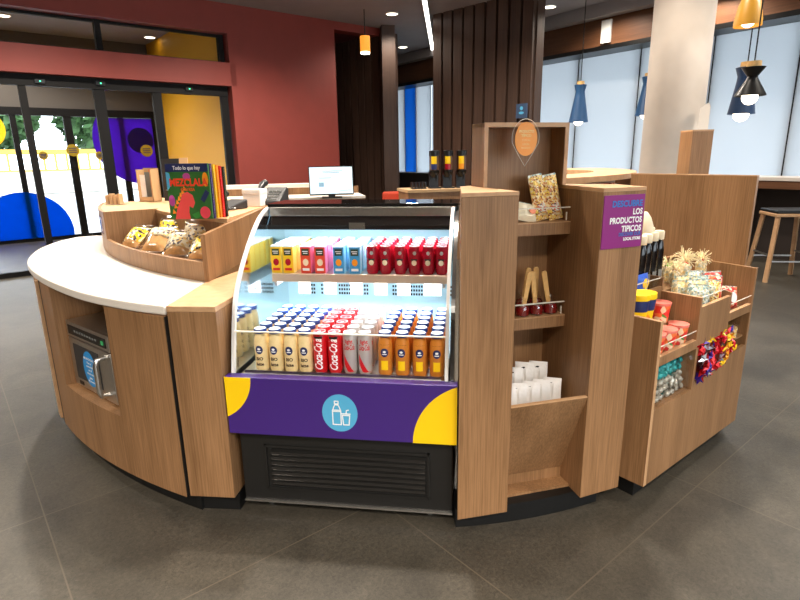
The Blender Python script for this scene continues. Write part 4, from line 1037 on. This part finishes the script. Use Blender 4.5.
# ================================================================== SWEETS UNIT ON THE RIGHT
SO = (1.115, 2.249); SF = Frame(SO, 38.43)
su = thing('sweets_unit', 'stepped oak sweets display unit at the right end of the kiosk', 'display unit', (SO[0], SO[1], 0), SF.a)
B().side([(0, .09), (0, .89), (.17, .89), (.19, 1.0), (.45, 1.0), (.45, .09)], 0, .024).obj('end_panel', 'oak', parent=su)
B().side([(-.0005, .09), (-.0005, .8905), (.17, .8905), (.17, .884), (.0005, .884), (.0005, .09)], .0005, .0235).obj('end_panel_edge', 'oakedge', parent=su)
B().side([(0, .09), (0, .80), (.0, .985), (.45, 1.0), (.45, .09)], 1.008, 1.031).obj('end_panel', 'oak', parent=su)
B().front([(.0245, .09), (1.0075, .09), (1.0075, .555), (.80, .545), (.412, .50), (.412, .465), (.0245, .465)], 0, .018).obj('front_panel', 'oak', parent=su)
B().box(.387, .411, .0, .43, .466, .678).obj('bin_divider', 'oak', parent=su)
B().box(.0245, .386, .019, .43, .455, .467).box(.412, .80, .019, .43, .49, .502).box(.80, 1.0075, .019, .43, .60, .612).obj('bin_floor', 'oak', parent=su)
B().box(.0245, 1.0075, .43, .448, .09, 1.0).obj('back_panel', 'oak', parent=su)
f1 = B().box(.0245, .374, 0, .018, .68, .722).obj('cell_lip', 'oak', parent=su); B().box(.0245, .374, -.0005, .018, .7222, .725).obj('lip_edge', 'oakedge', parent=f1)
f2 = B().box(.391, .714, 0, .018, .69, .882).obj('cell_lip', 'oak', parent=su); B().box(.391, .714, -.0005, .018, .8822, .885).obj('lip_edge', 'oakedge', parent=f2)
f3 = B().box(.7305, 1.0075, 0, .018, .745, .787).obj('cell_lip', 'oak', parent=su); B().box(.7305, 1.0075, -.0005, .018, .7872, .79).obj('lip_edge', 'oakedge', parent=f3)
d1_ = B().side([(0, .68), (0, .93), (.19, .93), (.19, 1.0), (.43, 1.0), (.43, .68)], .3745, .3905).obj('cell_divider', 'oak', parent=su); B().side([(-.0005, .9302), (-.0005, .933), (.189, .933), (.189, .9302)], .374, .391).obj('divider_edge', 'oakedge', parent=d1_)
B().side([(0, .69), (0, .90), (.19, .95), (.43, .95), (.43, .69)], .7145, .73).obj('cell_divider', 'oak', parent=su)
B().box(.0245, .374, .018, .19, .70, .712).box(.391, .714, .018, .19, .76, .772).box(.7305, 1.0075, .018, .43, .755, .767).obj('cell_floor', 'oak', parent=su)
B().box(.0245, .374, .10, .19, .712, .80).obj('riser', 'oak', parent=su)
B().box(.0245, .374, .19, .205, .70, .955).box(.391, .714, .19, .205, .76, .93).box(.7305, 1.0075, .19, .205, .76, .925).obj('tier_front', 'oak', parent=su)
B().box(.0245, .374, .205, .43, .90, .912).box(.391, .714, .205, .43, .90, .912).box(.7305, 1.0075, .205, .43, .90, .912).obj('tier_floor', 'oak', parent=su)
B().box(.03, .97, .06, .40, 0, .089).obj('plinth', 'plinth', parent=su)
for x0, x1, z in ((.026, .373, .727), (.393, .713, .887), (.733, 1.006, .792)):
    gd = B().box(x0, x1, .003, .006, z, z+.042).obj('acrylic_guard', 'acrylic', parent=su); B().box(x0, x1, .0025, .0065, z+.042, z+.045).obj('guard_edge', 'acrylicedge', parent=gd)
gd = B().box(.03, .37, .2, .203, .957, .995).obj('acrylic_guard', 'acrylic', parent=su); B().box(.03, .37, .1995, .2035, .995, .998).obj('guard_edge', 'acrylicedge', parent=gd)
B().box(.026, .386, .006, .009, .468, .66).obj('bin_window', 'acrylic', parent=su)
# partition beyond
pt = thing('partition_panel', 'tall oak partition standing behind the sweets unit', 'partition', SF(1.033, .068), SF.a)
B().box(0, .026, 0, .70, .02, 1.462).obj('panel', 'oak', parent=pt); B().box(-.0003, .0263, -.0003, .70, 1.462, 1.468).obj('top_edge', 'oakedge', parent=pt)
B().box(.0, .026, .05, .65, 0, .02).obj('base', 'plinth', parent=pt)
# rear tower and white board
rt = thing('rear_tower', 'oak tower top rising behind the partition beside the column', 'shelf tower', (1.93, 3.62, 0), R(-8))
B().box(-.062, .062, 0, .22, .05, 1.715).obj('body', 'oak', parent=rt); B().box(-.063, .063, -.001, .221, 1.715, 1.725).obj('top', 'oakedge', parent=rt); B().box(-.05, .05, .02, .2, 0, .05).obj('plinth', 'plinth', parent=rt)
wb = thing('white_notice_board', 'white pointed board standing behind the rear oak tower', 'sign', (2.42, 4.55, 0), R(-25))
B().front([(-.035, 0), (.035, 0), (.035, 1.93), (.02, 1.96), (-.035, 1.92)], 0, .02).obj('board', 'white', parent=wb); B().box(-.12, .12, -.1, .12, 0, .02).obj('base', 'whitemetal', parent=wb)
# rear shelf unit of the kiosk, seen over the right pier
o = (1.4, 4.2)
ru = thing('rear_shelf_unit', 'curved oak rear unit of the kiosk seen over the right pier', 'shelf unit', (o[0], o[1], 0))
C1 = smooth_path([(.90, 3.13), (1.205, 3.36), (1.53, 3.72), (1.74, 4.114), (1.85, 4.6), (1.8, 5.05), (1.5, 5.2)], 4)
C2 = smooth_path([(1.2, 5.1), (1.2, 4.75), (1.42, 4.7), (1.5, 4.45), (1.44, 4.15), (1.25, 3.85), (.85, 3.45)], 4)
def inset(p, d):
    out = []
    for i, q in enumerate(p):
        a, b_ = p[max(i-1, 0)], p[min(i+1, len(p)-1)]; v = Vector((b_[0]-a[0], b_[1]-a[1])).normalized(); out.append((q[0]-v.y*d, q[1]+v.x*d))
    return out
B().prism(loc_pts(C1+C2, o), 1.425, 1.46).obj('top', 'oakedge', parent=ru, bevel=.002)
B().prism(loc_pts(inset(C1, .14)+C2, o), .05, 1.424).obj('body', 'oak', parent=ru)
B().prism(loc_pts(inset(C1, .01)+C2, o), 1.325, 1.335).obj('shelf', 'oak', parent=ru)
for i, (x, y, lab) in enumerate([(1.20, 3.42, 'red brown packet under the rear unit top, left'), (1.265, 3.475, 'red brown packet under the rear unit top, middle'), (1.33, 3.545, 'red brown packet under the rear unit top, right')]):
    t = thing('boxed_sweet', lab, 'box', (x, y, 1.336), R(45), 'boxes in the rear unit')
    B().box(-.024, .024, -.03, .03, 0, .075).obj('box_body', mat('red brown card', srgb(150, 62, 44), .5), parent=t, bevel=.002); B().box(-.020, .020, -.0315, -.03, .02, .055).obj('box_label', 'cardboard', parent=t)

# items on the sweets unit
def cup(u, v, lab):
    t = thing('plastic_cup', lab, 'cup', SF(u, v, .801), group='yellow and blue cups')
    B().lathe([(.035, 0), (.047, .135)], n=24).obj('cup_body', 'yellow', parent=t, smooth=True); B().lathe([(.0452, .098), (.0492, .145), (.0482, .150)], n=24).obj('blue_band', 'navyprint', parent=t, smooth=True)
    B().lathe([(.051, .150), (.053, .156), (.050, .176), (0, .178)], n=24).obj('yellow_lid', 'yellow', parent=t, smooth=True)
    B().disc(.0, .05, .014, .03, -.046, n=16).obj('orange_print', 'orange', parent=t)
cup(.125, .145, 'yellow cup with blue band on the near end of the sweets unit'); cup(.076, .150, 'yellow cup with blue band half hidden by the right pier')
for u, v, z, lab in ((.085, .060, .713, 'red sweets tub at the front, nearest the unit end'), (.19, .058, .713, 'red sweets tub at the front, middle of the lower cell'), (.305, .060, .713, 'red sweets tub at the front beside the cell divider'),
                   (.30, .15, .801, 'red sweets tub raised at the back beside the cell divider')):
    t = thing('sweets_tub', lab, 'tub', SF(u, v, z), SF.a, 'red tubs in the lower cell')
    B().lathe([(.036, 0), (.044, .085)], n=22).obj('tub_body', 'tub', parent=t, smooth=True); B().lathe([(.046, .085), (.047, .097), (0, .099)], n=22).obj('lid', 'tublid', parent=t, smooth=True)
t = thing('toy_sweet_bag', 'yellow and blue candy bag on the tier beside the pier', 'candy bag', SF(.235, .222, .913), SF.a)
B().pillow(.09, .12, .04).obj('bag', mat('blue bag', srgb(40, 90, 200), .35), parent=t, smooth=True); B().disc(0, .075, .026, .026, -.019, t=.002).obj('yellow_spot', 'yellow', parent=t); B().disc(0, .035, .026, .012, -.019, t=.002).obj('orange_spot', 'orange', parent=t)
bl = ['dark bottle with white cap, nearest the pier, front row', 'dark bottle with white cap, second from the pier, front row', 'dark bottle with white cap, third from the pier, front row', 'dark bottle with white cap, rightmost of the front row',
      'dark bottle with white cap, back row nearest the pier', 'dark bottle with white cap, back row second', 'dark bottle with white cap, back row third', 'dark bottle with white cap, back row rightmost']
bp = [(.27, .262), (.345, .275), (.425, .285), (.505, .295), (.36, .365), (.44, .375), (.52, .385), (.60, .395)]
for (u, v), lab in zip(bp, bl):
    t = thing('syrup_bottle', lab, 'bottle', SF(u, v, .913), SF.a, 'dark bottles with white caps')
    B().lathe([(.026, 0), (.030, .01), (.030, .20), (.024, .235), (.017, .255)], n=18).obj('body', 'bottleglass', parent=t, smooth=True); B().lathe([(.024, .252), (.0255, .254), (.0255, .29), (.022, .295), (0, .295)], n=18).obj('cap', 'ivory', parent=t, smooth=True)
    B().wraprect(-.02, .02, .05, .10, .0306).obj('grey_label', 'grey', parent=t)
t = thing('cone_topped_jar', 'ivory domed jar rising behind the dark bottles', 'jar', SF(.42, .335, .913), 0)
B().lathe([(.028, 0), (.028, .27)], n=16).obj('jar_body', 'bottleglass', parent=t, smooth=True); B().lathe([(.042, .272), (.046, .285), (.044, .325), (.030, .365), (.010, .392), (0, .395)], n=22).obj('domed_lid', 'ivory', parent=t, smooth=True)
t = thing('green_ball_sweet', 'bright green ball topped sweet beside the rightmost dark bottle', 'candy', SF(.66, .30, .913))
B().ball((0, 0, .085), .022).obj('green_ball', mat('lime plastic', srgb(110, 200, 30), .3), parent=t, smooth=True); B().cyl((0, 0, 0), .016, .066, 14).obj('base', 'ivory', parent=t)
# chip packs in the middle cell
cp_ = [(.435, .05, 'silverpack', 'silver green chip pack nearest the cell divider, front of the middle cell'), (.485, .06, 'snack', 'banana chip pack second from the cell divider'), (.535, .055, 'silverpack', 'silver green chip pack third from the cell divider'),
       (.585, .062, 'nutbag', 'tan seed chip pack fourth from the cell divider'), (.635, .055, 'redpack', 'red chip pack fifth from the cell divider'), (.685, .06, 'redpack', 'red chip pack at the right end of the middle cell'),
       (.46, .13, 'snack', 'banana chip pack in the second row, left one'), (.54, .135, 'snack', 'banana chip pack in the second row, middle one'), (.63, .135, 'silverpack', 'silver green chip pack in the second row, right one')]
for i, (u, v, m_, lab) in enumerate(cp_):
    t = snack('chip_pack', SF(u, v, .774), .095, .20+.012*(i % 3), .045, m_ if m_ != 'nutbag' else 'nuts', lab, 'chip packs in the middle cell', SF.a+R(-58+9*(i % 3)), R(-10), R(random.uniform(-5, 5)))
    B().pillow(.075, .07, .047, (0, -.002, .11), 6, 6).obj('pack_print', ['silverpack', 'packprint2', 'packprint'][i % 3], parent=t, smooth=True)
def raffia(u, v, z, lab, s=1.0):
    t = thing('raffia_bundle', lab, 'gift bag', SF(u, v, z), SF.a+random.uniform(-.4, .4), 'raffia tied bags on the tier')
    B().pillow(.10*s, .12*s, .06*s).obj('bag', 'snack', parent=t, smooth=True)
    b = B(); rnd = random.Random(int(u*1000))
    for k in range(60):
        a, el_ = rnd.uniform(0, 6.28), rnd.uniform(.1, 1.3); L = rnd.uniform(.05, .10)*s
        d = Vector((math.cos(a)*math.cos(el_), math.sin(a)*math.cos(el_), math.sin(el_)))
        p0 = Vector((0, 0, .115*s)); p1 = p0+d*L*.6; p2 = p0+d*L+Vector((0, 0, -.025*rnd.random()))
        b.tube([p0, p1, p2], .0022*s, 4)
    b.obj('raffia_tuft', 'raffia', parent=t); B().lathe([(.012*s, .105*s), (.016*s, .115*s), (.012*s, .125*s)], n=10).obj('tie', 'redp', parent=t)
for u, v, s, lab in [(.595, .24, .75, 'raffia tied bag on the tier nearest the dark bottles'), (.662, .31, .78, 'raffia tied bag on the tier, second from the dark bottles'), (.79, .27, .8, 'raffia tied bag at the middle of the tier'),
                     (.868, .32, .85, 'raffia tied bag on the tier, second from the right end'), (.945, .255, .8, 'raffia tied bag at the right end of the tier')]:
    raffia(u, v, .913, lab, s)
t = snack('candy_bag', SF(.90, .07, .769), .13, .12, .05, 'redpack', 'bright red candy bag alone in the right cell', None, SF.a+R(-20), R(-16), R(8), cat='candy bag')
B().disc(0, .06, .026, .028, -.028, n=18, t=.003).obj('white_print', 'whiteprint', parent=t)
snack('candy_bag', SF(.82, .08, .769), .09, .08, .04, 'silverpack', 'small grey candy bag beside the bright red one in the right cell', None, SF.a+R(-30), R(-18), R(-6), cat='candy bag')

# wrapped candies in the bins
def wrapped(m, name, label, group, star=False):
    t = thing(name, label, 'candy', (0, 0, 0), group=group)
    if star:
        b = B()
        for k in range(3): b.pillow(.032, .055, .016).xf(Matrix.Translation((0, 0, 0)))
        b.b.free(); b = B()
        ptsn = []
        c0 = b.b.verts.new((0, -.014, 0)); c1 = b.b.verts.new((0, .014, 0)); ring = []
        for k in range(10):
            r = .034 if k % 2 == 0 else .015
            ring.append(b.b.verts.new((r*math.sin(k*math.pi/5), .004*math.sin(k*2.2), r*math.cos(k*math.pi/5))))
        for k in range(10):
            b.b.faces.new((c0, ring[k], ring[(k+1) % 10])); b.b.faces.new((c1, ring[(k+1) % 10], ring[k]))
        bmesh.ops.recalc_face_normals(b.b, faces=b.b.faces)
        b.obj('foil_wrapper', m, parent=t)
    else:
        B().ball((0, 0, 0), .016, sx=1.3, n=10).obj('candy_body', m, parent=t, smooth=True)
        tw_ = B()
        for sx in (-1, 1): tw_.side([(-.002, -.014), (.002, .014), (.004, .012), (.0, -.014)], sx*.018, sx*.032)
        tw_.obj('wrapper_ends', m, parent=t)
    return t
rnd = random.Random(3)
def scatter(pr, pts, label, group):
    for i, p in enumerate(pts):
        rot = (rnd.uniform(-.6, .6), rnd.uniform(-.6, .6), SF.a+rnd.uniform(-.7, .7))
        if i == 0: pr.location = p; pr.rotation_euler = rot
        else: dup(pr, p, label=label, group=group, rot=rot)
tp = []; cpn = []
for row in range(6):
    for col in range(7):
        u = .052+.050*col; z = .487+.032*row
        v = .034+rnd.uniform(0, .008)+.006*row
        (cpn if row < 3 else tp).append(SF(u+rnd.uniform(-.008, .008), v, z))
scatter(wrapped('teal', 'wrapped_candy', 'teal wrapped candy in the lower left bin of the sweets unit', 'teal candies in the bin'), tp, 'teal wrapped candy in the lower left bin of the sweets unit', 'teal candies in the bin')
scatter(wrapped('clearfoil', 'wrapped_candy', 'clear wrapped candy low in the left bin, under the teal ones', 'clear candies in the bin'), cpn, 'clear wrapped candy low in the left bin, under the teal ones', 'clear candies in the bin')
star = {k: [] for k in FOIL}
for row in range(6):
    for col in range(11):
        u = .435+.037*col; z = .515+.034*row
        if row == 0 and col > 4: continue
        if row == 1 and col > 7: continue
        fr_ = (col/10)
        bulge = .045*math.sin(min(1, (row+.6)/5)*math.pi)*(1-fr_*.4)
        key = rnd.choice(['purple', 'red', 'purple', 'red', 'silver'] if col < 3 else (['red', 'purple', 'silver', 'brown', 'red', 'purple'] if col < 6 else ['gold', 'brown', 'red', 'gold', 'yellow']))
        if row == 5: key = rnd.choice(['yellow', 'gold', 'red', 'purple'])
        star[key].append(SF(u+rnd.uniform(-.008, .008), .012-bulge+rnd.uniform(-.006, .006), z+rnd.uniform(-.006, .006)))
for k, pts in star.items():
    if not pts: continue
    lab = '%s foil star candy in the pile spilling from the lower middle bin' % k; g_ = '%s foil candies' % k
    scatter(wrapped(FOIL[k], 'foil_candy', lab, g_, True), pts, lab, g_)
# heap behind the visible ones
hp = B().side([(.02, .503), (.40, .503), (.40, .66), (.10, .68), (.02, .60)], .42, .795).obj('sweet_heap', FOIL['brown'], loc=SF(0, 0, 0), rot=(0, 0, SF.a)); tag(hp, 'heap of foil sweets filling the lower middle bin', 'candy', kind='stuff')
hp = B().box(.03, .38, .06, .40, .468, .66).obj('sweet_heap', 'teal', loc=SF(0, 0, 0), rot=(0, 0, SF.a)); tag(hp, 'heap of teal and clear sweets filling the lower left bin', 'candy', kind='stuff')
t = thing('sweets_jar', 'small clear jar of orange sweets at the right end of the lower bin', 'jar', SF(.905, .06, .613), SF.a)
B().lathe([(.045, 0), (.050, .075)], n=22).obj('jar_wall', 'film', parent=t, smooth=True); B().lathe([(.042, .002), (.046, .055), (0, .06)], n=22).obj('orange_sweets', 'nuts', parent=t, smooth=True); B().lathe([(.052, .075), (.053, .085), (0, .087)], n=22).obj('lid', 'film', parent=t, smooth=True)

# ================================================================== LIGHT
def spot(x, y, e, size=1.9, blend=.6, col=(1, .90, .77), r=.07, z=3.96, aim=None):
    l = bpy.data.lights.new('spot', 'SPOT'); l.energy = e; l.spot_size = size; l.spot_blend = blend; l.color = col; l.shadow_soft_size = r
    o = bpy.data.objects.new('spot', l); COL.objects.link(o); o.location = (x, y, z)
    if aim: o.rotation_euler = (Vector(aim)-Vector((x, y, z))).to_track_quat('-Z', 'Y').to_euler()
    return o
def area(x, y, z, sx, sy, e, rot=(0, 0, 0), col=(1, 1, 1)):
    l = bpy.data.lights.new('area', 'AREA'); l.shape = 'RECTANGLE'; l.size = sx; l.size_y = sy; l.energy = e; l.color = col
    o = bpy.data.objects.new('area', l); COL.objects.link(o); o.location = (x, y, z); o.rotation_euler = rot; return o
# downlights over the kiosk and the hall, with added frontal fill
for x, y, e in [(-1.2, 3.6, 250), (.1, 3.3, 420), (1.0, 3.6, 340), (-2.2, 4.7, 240), (0, 5.0, 260), (2.2, 5.2, 160)]: spot(x, y, e)
for x, y, e in [(-2.8, -1.0, 430), (-.5, -1.8, 560), (1.6, -1.6, 500), (3.8, 1.6, 330), (-4.6, 2.0, 300), (-1.0, -4.2, 1200), (1.8, -4.2, 1200)]: spot(x, y, e, 2.3)  # last pair, far behind the camera, is added to fill from the front
for x, y, e in [(-5.6, 5.2, 420), (-3.6, 6.4, 520), (-1.6, 8.0, 480), (1.4, 7.6, 330), (4.6, 5.0, 300), (4.4, 8.6, 260), (.0, 11.0, 110), (3.2, 9.6, 150), (3.9, 10.6, 150)]: spot(x, y, e, 2.6)
for u, v in [(-1, 2.2), (1.6, 2.2), (0.4, 3.2)]:
    q = RW(u, v); spot(q[0], q[1], 230, 2.6, col=(1, .93, .84))
# chilled cabinet lamps; the lower one is added under the shelf
p = FF(.5, .57, 1.25); area(p[0], p[1], p[2], .86, .03, 9, (R(4), 0, FF.a), (.86, .95, 1))
p = FF(.5, .46, 1.012); area(p[0], p[1], p[2], .82, .05, 10, (R(20), 0, FF.a), (.86, .95, 1))

# ================================================================== CAMERA
cam = bpy.data.cameras.new('camera'); co = bpy.data.objects.new('camera', cam); COL.objects.link(co)
cam.sensor_width = 36; cam.lens = 550.536/800*36; cam.clip_end = 300
right = Vector((.99987, -.00397, -.01576)); 
dn_ = Vector((34, 2090, 550.536)).normalized()                      # world down in camera axes (x right, y down, z forward)
upc = -dn_; fw = Vector((0, 0, 1)); fwd = (fw-upc*fw.dot(upc)).normalized(); rt_ = fwd.cross(upc); rt_ = rt_ if rt_.x > 0 else -rt_
# rows of the camera-to-world matrix for (x right, y down, z forward)
m3 = Matrix((rt_, fwd, upc))
X = m3 @ Vector((1, 0, 0)); Y = m3 @ Vector((0, -1, 0)); Z = m3 @ Vector((0, 0, -1))
mw = Matrix((X, Y, Z)).transposed().to_4x4(); mw.translation = (0, 0, 1.6)
co.matrix_world = mw
scn.camera = co
